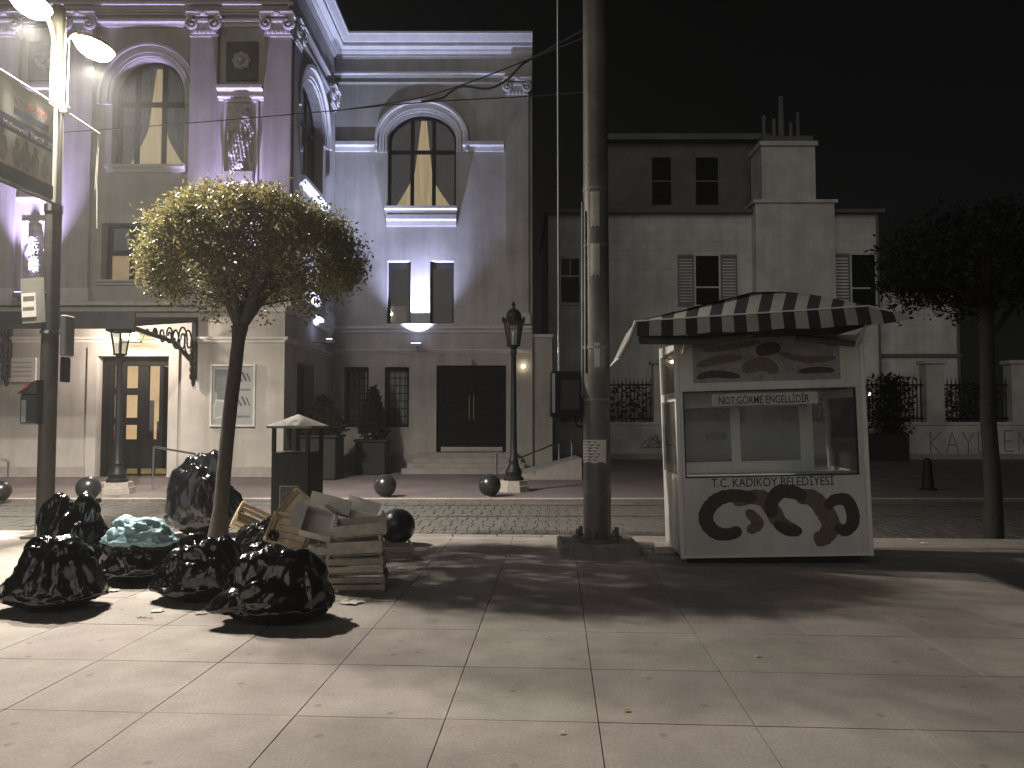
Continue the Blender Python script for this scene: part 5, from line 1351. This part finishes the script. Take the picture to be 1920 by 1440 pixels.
# ================================================================== VILLA
VY = 34.0
vl = thing('villa', 'pale boarded villa with shutters and chimney behind the garden wall', 'building', (0, VY, 0))
V = lambda px, py, y=VY: (at(px, py, y).x, at(px, py, y).z)
def vp(name, mb, m, par=None, sm=False): 
    mb.v = [(x, y - VY, z) for x, y, z in mb.v]; return mb.build(name, m, par or vl, sm)
vx0, vz1 = V(1028, 402); vx1, _ = V(1647, 430)
def boards(x0, x1, y, z0, z1, ops, m, bh=.30, th=.02):
    """weatherboards: each board a thin wedge, cut around the openings"""
    z = z0
    while z < z1 - .02:
        zt = min(z + bh, z1); segs = [(x0, x1)]
        for xa, xb, za, zb in ops:
            if za < zt - .02 and zb > z + .02:
                ns = []
                for a, b in segs:
                    if xb <= a or xa >= b: ns.append((a, b)); continue
                    if a < xa: ns.append((a, xa))
                    if b > xb: ns.append((xb, b))
                segs = ns
        for a, b in segs:
            if b - a < .03: continue
            q = MB(); q.add([(a, y - th, z), (b, y - th, z), (b, y - .004, zt), (a, y - .004, zt), (a, y, z), (b, y, z)], [(0, 1, 2, 3), (0, 4, 5, 1), (0, 3, 4), (1, 5, 2)])
            vp('board', q, m)
        z = zt
w1 = (V(1304, 500)[0], V(1347, 500)[0], V(1320, 572)[1], V(1320, 480)[1]); w2 = (V(1596, 500)[0], V(1640, 500)[0], V(1610, 576)[1], V(1610, 478)[1])
w3 = (V(1052, 500)[0], V(1086, 500)[0], V(1060, 568)[1], V(1060, 485)[1])
vp('wall', MB().box(vx0, vx1, VY + .001, VY + 8, -.1, vz1), VILLA)
boards(vx0, vx1, VY, .3, vz1 - .35, [w1, w2, w3, (V(1408, 500)[0], V(1556, 500)[0], -1, 30)], VILLA, .42)
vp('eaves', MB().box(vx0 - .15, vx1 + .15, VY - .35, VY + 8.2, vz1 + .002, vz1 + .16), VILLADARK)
def vwin(op, bars, shut):
    xa, xb, za, zb = op
    wn = vp('window', MB().box(xa, xb, VY - .06, VY - .002, zb, zb + .1).box(xa - .08, xa, VY - .06, VY - .002, za - .08, zb + .1).box(xb, xb + .08, VY - .06, VY - .002, za - .08, zb + .1).box(xa, xb, VY - .09, VY - .002, za - .1, za), VILLA)
    vp('pane', MB().box(xa, xb, VY - .022, VY - .006, za, zb), mat('dark_pane', (.012, .013, .014), .08), wn)
    for z in bars: vp('glazing_bar', MB().box(xa, xb, VY - .05, VY - .024, z - .035, z + .035), VILLA, wn)
    if shut == 0: vp('glazing_bar', MB().box((xa + xb) / 2 - .02, (xa + xb) / 2 + .02, VY - .052, VY - .0235, lerp(za, zb, .62), zb), VILLA, wn)
    for s in shut or ():
        x0 = xa - .09 - .72 if s < 0 else xb + .09
        sh = vp('shutter', MB().box(x0, x0 + .05, VY - .09, VY - .03, za - .05, zb + .05).box(x0 + .67, x0 + .72, VY - .09, VY - .03, za - .05, zb + .05).box(x0 + .05, x0 + .67, VY - .09, VY - .03, zb - .05, zb + .05).box(x0 + .05, x0 + .67, VY - .09, VY - .03, za - .05, za + .05), SHUTTER, wn)
        ns = 16; lv = MB()
        for k in range(ns): lv.obox((x0 + .36, VY - .06, lerp(za + .1, zb - .1, k / (ns - 1)) + 0), (.62, .05, .014), Matrix.Rotation(R(-35), 3, 'X'))
        vp('louvres', lv, SHUTTER, wn)['kind'] = 'stuff'
vwin(w1, [lerp(w1[2], w1[3], .36)], (-1, 1)); vwin(w2, [lerp(w2[2], w2[3], .36)], (-1,)); vwin(w3, [lerp(w3[2], w3[3], .60)], 0)
# projecting chimney bay
bx0, bx1 = V(1410, 500)[0], V(1556, 500)[0]; bz = V(1480, 388)[1]
vp('chimney_bay', MB().box(bx0, bx1, VY - .6, VY - .001, -.1, bz), VILLA); vp('bay_cap', MB().box(bx0 - .12, bx1 + .12, VY - .72, VY + 1.5, bz + .002, bz + .14), VILLA)
cz0, cz1 = bz + .142, V(1470, 283, VY + .3)[1]; cx0, cx1 = V(1424, 330)[0], V(1524, 330)[0]
ch = vp('chimney', MB().box(cx0, cx1, VY - .3, VY + 1.2, cz0, cz1), VILLA); vp('chimney_cap', MB().box(cx0 - .1, cx1 + .1, VY - .42, VY + 1.3, cz1 + .002, cz1 + .2), VILLA, ch); vp('chimney_crown', MB().box(cx0 + .05, cx1 - .05, VY - .25, VY + 1.1, cz1 + .202, cz1 + .5), VILLADARK, ch)
for px, pt_, r in ((1436, 212, .09), (1455, 218, .09), (1468, 176, .14), (1487, 225, .09), (1500, 206, .09)):
    x, z = V(px, pt_); vp('chimney_pot', MB().lathe([(r * 1.3, cz1 + .502), (r, cz1 + .65), (r * .85, z - .2), (r * 1.15, z - .15), (r * .6, z)], 12, (x, VY + .3, 0)), VILLADARK, ch, True)
# set-back upper storey
UY = VY + 2.5
ux0, ux1 = V(1135, 330, UY)[0], V(1428, 330, UY)[0]; uz = V(1300, 268, UY)[1]
uw = [(V(a, 330, UY)[0], V(b, 330, UY)[0], V(a, 384, UY)[1], V(a, 296, UY)[1]) for a, b in ((1222, 1258), (1304, 1346))]
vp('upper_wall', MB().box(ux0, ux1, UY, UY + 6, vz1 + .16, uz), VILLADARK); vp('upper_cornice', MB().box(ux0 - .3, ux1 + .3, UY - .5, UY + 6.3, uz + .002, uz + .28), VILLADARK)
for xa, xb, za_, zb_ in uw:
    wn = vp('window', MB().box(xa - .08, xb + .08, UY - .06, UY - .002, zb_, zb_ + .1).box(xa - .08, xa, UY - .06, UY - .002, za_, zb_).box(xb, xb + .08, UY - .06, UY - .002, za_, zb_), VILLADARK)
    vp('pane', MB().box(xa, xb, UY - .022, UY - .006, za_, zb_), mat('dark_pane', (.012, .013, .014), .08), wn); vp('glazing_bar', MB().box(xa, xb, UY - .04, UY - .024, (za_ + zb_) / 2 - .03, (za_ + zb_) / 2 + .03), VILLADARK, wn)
# low right extension
ex1, ez = V(1813, 620)[0], V(1750, 545)[1]
vp('extension_wall', MB().box(vx1 + .002, ex1, VY + .6, VY + 6, -.1, ez), VILLA); vp('extension_ledge', MB().box(vx1 + .002, ex1 + .02, VY + .45, VY + .598, V(1700, 668)[1], V(1700, 662)[1]), VILLADARK)
vp('downpipe', MB().tube([(vx1 - .1, VY - .1, .2), (vx1 - .1, VY - .1, vz1 - .1)], .05, 8), VILLADARK); vp('downpipe', MB().tube([(ex1 - .12, VY + .45, .2), (ex1 - .12, VY + .45, ez)], .05, 8), VILLADARK)
boards(vx1 + .01, ex1, VY + .598, .3, V(1700, 669)[1], [], VILLA, .42); boards(vx1 + .01, ex1, VY + .598, V(1700, 661)[1], ez, [], VILLA, .42)

# ================================================================== KIOSK
KY = 8.35; KS = KY / FPX
ko = at(1277, 1045, KY)
kz = ko.z
kio = thing('street_kiosk', 'white bagel vendor kiosk with striped awning and bread picture', 'kiosk', (ko.x, KY, 0), (0, R(-1.5), -PHI))
KX = lambda px: (px - 1277) * KS
KZ = lambda py: kz + (1045 - py) * KS
kw, kd = KX(1627), 1.15
def kp(name, mb, m, par=None, sm=False): return mb.build(name, m, par or kio, sm)
zt, zs0, zs1 = KZ(640), KZ(897), KZ(740)
xa, xb = KX(1293), KX(1606)
kp('front_panel', MB().cbox(.05, kw - .05, 0, .04, kz, zs0 - .012, .006), WHITEPAINT)
kp('front_fascia', MB().cbox(.05, kw - .05, 0, .04, zs1 + .012, zt, .006), WHITEPAINT)
kp('front_cheek', MB().box(.05, xa - .012, .001, .04, zs0 - .0115, zs1 + .0115), WHITEPAINT); kp('front_cheek', MB().box(xb + .012, kw - .05, .001, .04, zs0 - .0115, zs1 + .0115), WHITEPAINT)
for x in (0, kw - .049): kp('corner_post', MB().cbox(x, x + .049, -.006, .045, kz - .02, zt + .02, .006), WHITEALU)
for x in (0, kw - .049): kp('corner_post', MB().cbox(x, x + .049, kd - .05, kd, kz - .02, zt + .02, .006), WHITEALU)
fr = MB(); g = .011
for A in ((xa - g, xa, zs0 - g, zs1 + g), (xb, xb + g, zs0 - g, zs1 + g), (xa, xb, zs1, zs1 + g), (xa, xb, zs0 - g, zs0)): fr.box(A[0], A[1], -.004, .042, A[2], A[3])
kp('window_gasket', fr, GASKET)
kp('front_pane', MB().box(xa, xb, .015, .02, zs0, zs1), CPANE)
kp('sign_strip', MB().box(KX(1345), KX(1540), .008, .013, KZ(766), KZ(744)), mat('sign_strip_pale', (.5, .48, .45), .6))
me = text_mesh('NOT:GÖRME ENGELLİDİR', KS * 20, INK, .0008, .0012); 
me_w = max(v.co.x for v in me.vertices); sc_ = (KX(1524) - KX(1357)) / me_w
for v in me.vertices: v.co.x *= sc_
link('lettering', me, kio, (KX(1357), .006, KZ(763)))
# inner counter with its own glazing
yi = .42
kp('counter', MB().cbox(.06, kw - .06, .045, yi + .25, zs0 - .03, zs0 - .004, .004), WHITEALU)
for a, b in ((1293, 1300), (1398, 1416), (1534, 1560)): kp('mullion', MB().cbox(KX(a) * .97, KX(b) * .97, yi, yi + .04, zs0, zs1 + .05, .004), WHITEALU)
kp('inner_rail', MB().cbox(KX(1300) * .97, KX(1534) * .97, yi + .002, yi + .038, zs0, KZ(874), .004), WHITEALU)
kp('inner_rail', MB().cbox(KX(1300) * .97, KX(1534) * .97, yi + .002, yi + .038, KZ(768), zs1 + .05, .004), WHITEALU)
for a, b in ((1300, 1398), (1416, 1534)): kp('inner_pane', MB().box(KX(a) * .97, KX(b) * .97, yi + .018, yi + .022, KZ(874), KZ(768)), KPANE)
kp('small_notice', MB().box(KX(1345), KX(1385), yi + .012, yi + .016, KZ(830), KZ(818)), INKGREY)
kp('floor', MB().box(.05, kw - .05, .045, kd - .05, kz, kz + .05), WHITEALU)
kp('ceiling', MB().box(.05, kw - .05, .045, kd - .05, zt - .05, zt - .005), WHITEPAINT)
# side walls: left and right glazed, back half panelled
for x, s in ((0.0, 0), (kw - .03, 1)):
    kp('side_panel', MB().cbox(x + .004, x + .03, .05, kd - .051, kz, zs0 + .01, .004), WHITEPAINT)
    kp('side_bar', MB().cbox(x, x + .03, .05, kd - .051, KZ(755), KZ(738), .004), WHITEALU); kp('side_top', MB().cbox(x + .002, x + .03, .05, kd - .051, zt - .12, zt, .004), WHITEPAINT)
    kp('side_pane', MB().box(x + .012, x + .017, .05, kd - .051, zs0 + .01, KZ(755)), CPANE); kp('side_pane', MB().box(x + .012, x + .017, .05, kd - .051, KZ(738), zt - .12), CPANE)
kp('back_panel', MB().box(.05, kw - .05, kd - .04, kd - .01, kz, zs0 + .0), WHITEPAINT); kp('back_top', MB().box(.05, kw - .05, kd - .04, kd - .01, zs1, zt), WHITEPAINT)
kp('back_pane', MB().box(.05, kw - .05, kd - .03, kd - .025, zs0, zs1), KPANE)
kp('base_skid', MB().box(.1, kw - .1, .12, .22, -.01, kz - .002), GASKET); kp('base_skid', MB().box(.1, kw - .1, kd - .22, kd - .12, -.01, kz - .002), GASKET)
kp('bottom_trim', MB().cbox(.0, kw, -.012, -.0015, kz - .012, kz + .02, .003), WHITEALU)
# lettering and bread picture
me = text_mesh('T.C. KADIKÖY BELEDİYESİ', KS * 23, INK, .0008, .0006); me_w = max(v.co.x for v in me.vertices); sc_ = (KX(1561) - KX(1338)) / me_w
for v in me.vertices: v.co.x *= sc_
link('lettering', me, kio, (KX(1338), -.002, KZ(917)))
def strand(pts, w, m, y):
    q = MB(); P_ = [(v.x, v.z) for v in spline([(KX(a), 0, KZ(b)) for a, b in pts], 14)]; n = len(P_)
    ws = [w * KS * (.72 + .28 * math.sin(math.pi * min(1, max(0, i / (n - 1)))) + .10 * noise.noise((i * .35, w, y * 900))) * math.sqrt(max(.02, 1 - (1 - min(1, min(i, n - 1 - i) / 5)) ** 2)) for i in range(n)]
    q.ribbon(P_, ws, y); kp('bread_picture', q, m)
strand([(1420, 940), (1385, 933), (1352, 938), (1330, 958), (1326, 980), (1342, 1000), (1366, 1004), (1390, 996)], 27, BREAD1, -.0035)
strand([(1375, 945), (1405, 937), (1432, 940), (1448, 962), (1462, 985), (1495, 1004)], 30, BREAD2, -.0028)
strand([(1400, 960), (1420, 985), (1400, 1000)], 22, BREAD2, -.0024)
strand([(1448, 975), (1446, 950), (1462, 928), (1490, 930), (1510, 940)], 26, BREAD1, -.0040)
strand([(1490, 938), (1520, 940), (1540, 962), (1552, 990), (1540, 1012), (1520, 1016)], 34, BREAD2, -.0031)
strand([(1450, 985), (1475, 998), (1500, 1001)], 22, BREAD1, -.0042)
strand([(1545, 960), (1560, 945), (1582, 946), (1592, 968), (1590, 990), (1575, 1001), (1560, 990)], 24, BREAD1, -.0046)
# fascia picture panel
kp('picture_panel', MB().box(KX(1312), KX(1582), -.006, -.001, KZ(722), KZ(642)), mat('fascia_print', (.26, .25, .235), .5, var=.35, scale=9))
for pts, w, m in (([(1318, 712), (1350, 706), (1400, 712)], 14, BREAD1), ([(1318, 690), (1360, 680), (1405, 676)], 16, BREAD2), ([(1402, 700), (1440, 690), (1470, 705)], 26, BREAD2), ([(1505, 706), (1540, 704), (1572, 706)], 12, BREAD1), ([(1470, 670), (1520, 684), (1575, 682)], 13, BREAD2), ([(1330, 662), (1390, 655), (1440, 648)], 12, BREAD2), ([(1430, 668), (1450, 662), (1475, 660)], 24, BREAD1)):
    strand(pts, w, m, -.0075)
# striped awning: front slope, valance, left flap
FY = -.55                                # front edge, towards the viewer
def kpt(px, py, y):                      # kiosk-local point seen at that place of the front plane
    Yl = KY + y; p = at(px, py, Yl); return Vector((p.x - ko.x, y, p.z))
outline = [(1212, 600), (1225, 597), (1290, 581), (1340, 571), (1385, 560), (1420, 553), (1475, 554), (1530, 561), (1600, 576), (1650, 588), (1705, 603)]
def top_y(px):
    for (a, b), (c, d_) in zip(outline, outline[1:]):
        if a <= px <= c: return lerp(b, d_, (px - a) / (c - a))
    return 600
eave = lambda px: lerp(599, 583, (px - 1212) / (1705 - 1212)) if px < 1640 else lerp(584.7, 603, (px - 1640) / 65)
N = 22; xs = [lerp(1214, 1704, i / N) for i in range(N + 1)]
for i in range(N):
    m = STRIPEDARK if i % 2 == 0 else STRIPELIGHT
    a, b = xs[i], xs[i + 1]
    sag = lambda x: 30 + 1.5 * math.sin(x * .05) + (x - 1214) / 490 * 6 - (max(0, x - 1640) * .40)
    sk = lambda x: x + 5 * (x - 1460) / 250 + 3
    yt = lambda x: FY + .95 * min(1, max(0, (eave(x) - top_y(x)) / 42 + .02))
    if top_y(a) < eave(a) - 1 or top_y(b) < eave(b) - 1:
        kp('awning_stripe', MB().add([kpt(a, eave(a), FY), kpt(b, eave(b), FY), kpt(b, min(top_y(b), eave(b)), yt(b)), kpt(a, min(top_y(a), eave(a)), yt(a))], [(0, 1, 2, 3)]), m)
    q = MB(); k = 4; vs = []
    for j in range(k + 1):
        t_ = j / k
        for x in (a, b):
            v = kpt(lerp(x, sk(x), t_), eave(x) + sag(x) * t_, FY); v.y += -.01 * math.sin(t_ * 3) + .012 * math.sin(x * .11); vs.append(v)
    q.add(vs, [(2 * j, 2 * j + 1, 2 * j + 3, 2 * j + 2) for j in range(k)]); kp('valance_stripe', q, m)
kp('awning_bar', MB().tube([kpt(1212, 599, FY - .012), kpt(1640, 585, FY - .012)], .008, 8), WHITEALU); kp('awning_bar', MB().tube([kpt(1640, 585, FY - .012), kpt(1700, 603, FY + .02)], .008, 8), WHITEALU)
f0, f1 = kpt(1212, 599, FY), kpt(1178, 667, FY)
for i in range(8):
    y0, y1 = lerp(FY, .75, i / 8), lerp(FY, .75, (i + 1) / 8)
    kp('side_flap_stripe', MB().add([Vector((f0.x, y0, f0.z)), Vector((f0.x, y1, f0.z)), Vector((f1.x, y1, f1.z)), Vector((f1.x, y0, f1.z))], [(0, 1, 2, 3)]), STRIPELIGHT if i % 2 == 0 else STRIPEDARK)
kp('side_flap_edge', MB().tube([f0, f0.lerp(f1, .5) + Vector((.015, 0, 0)), f1], .022, 8), STRIPELIGHT, None, True)
kp('side_flap_bar', MB().tube([Vector((f1.x, FY, f1.z)), Vector((f1.x, .75, f1.z))], .012, 8), WHITEALU)
# back slope closing the roof, supporting arms
ap = kpt(1445, 553, FY + .95); br = Vector((kw + .1, kd + .3, zt + .1)); bl = Vector((-.1, kd + .3, zt + .1))
kp('awning_back', MB().add([kpt(1214, 599, FY), kpt(1420, 553, .23), kpt(1475, 554, .23), kpt(1704, 603, FY), br, bl], [(0, 1, 5), (1, 2, 4, 5), (2, 3, 4)]), STRIPEDARK)
for x in (.1, kw - .1): kp('awning_arm', MB().tube([(x, 0, zt - .15), (x, FY + .03, kpt(1400, 592, FY).z - .02)], .014, 8), WHITEALU)
kp('rolled_blind', MB().tube([kpt(1218, 634, FY + .1), kpt(1330, 640, FY + .35), kpt(1420, 632, FY + .4)], [.05, .045, .03], 12), mat('rolled_cloth', (.12, .115, .11), .8), None, True)
kp('rolled_blind', MB().tube([kpt(1500, 640, -.05), kpt(1560, 648, -.05), kpt(1606, 655, -.04)], [.03, .04, .03], 10), mat('rolled_cloth', (.12, .115, .11), .8), None, True)

# ================================================================== ADDED VOLUME, STANDS IN FOR LENS BLOOM ROUND THE LAMPS
hz = MB().box(-430, 430, -130, 730, -1.5, 16.0).build('bloom_haze', None); tag(hz, kind='stuff')
hm = bpy.data.materials.new('lens_bloom_volume'); hm.use_nodes = True; hn = hm.node_tree.nodes; hn.clear()
ho = hn.new('ShaderNodeOutputMaterial'); hv_ = hn.new('ShaderNodeVolumePrincipled'); hv_.inputs['Color'].default_value = (.9, .9, .9, 1); hv_.inputs['Density'].default_value = 0.0018; hv_.inputs['Anisotropy'].default_value = 0.5
hm.node_tree.links.new(hv_.outputs[0], ho.inputs['Volume']); hz.data.materials.append(hm)
SC.cycles.volume_bounces = 0
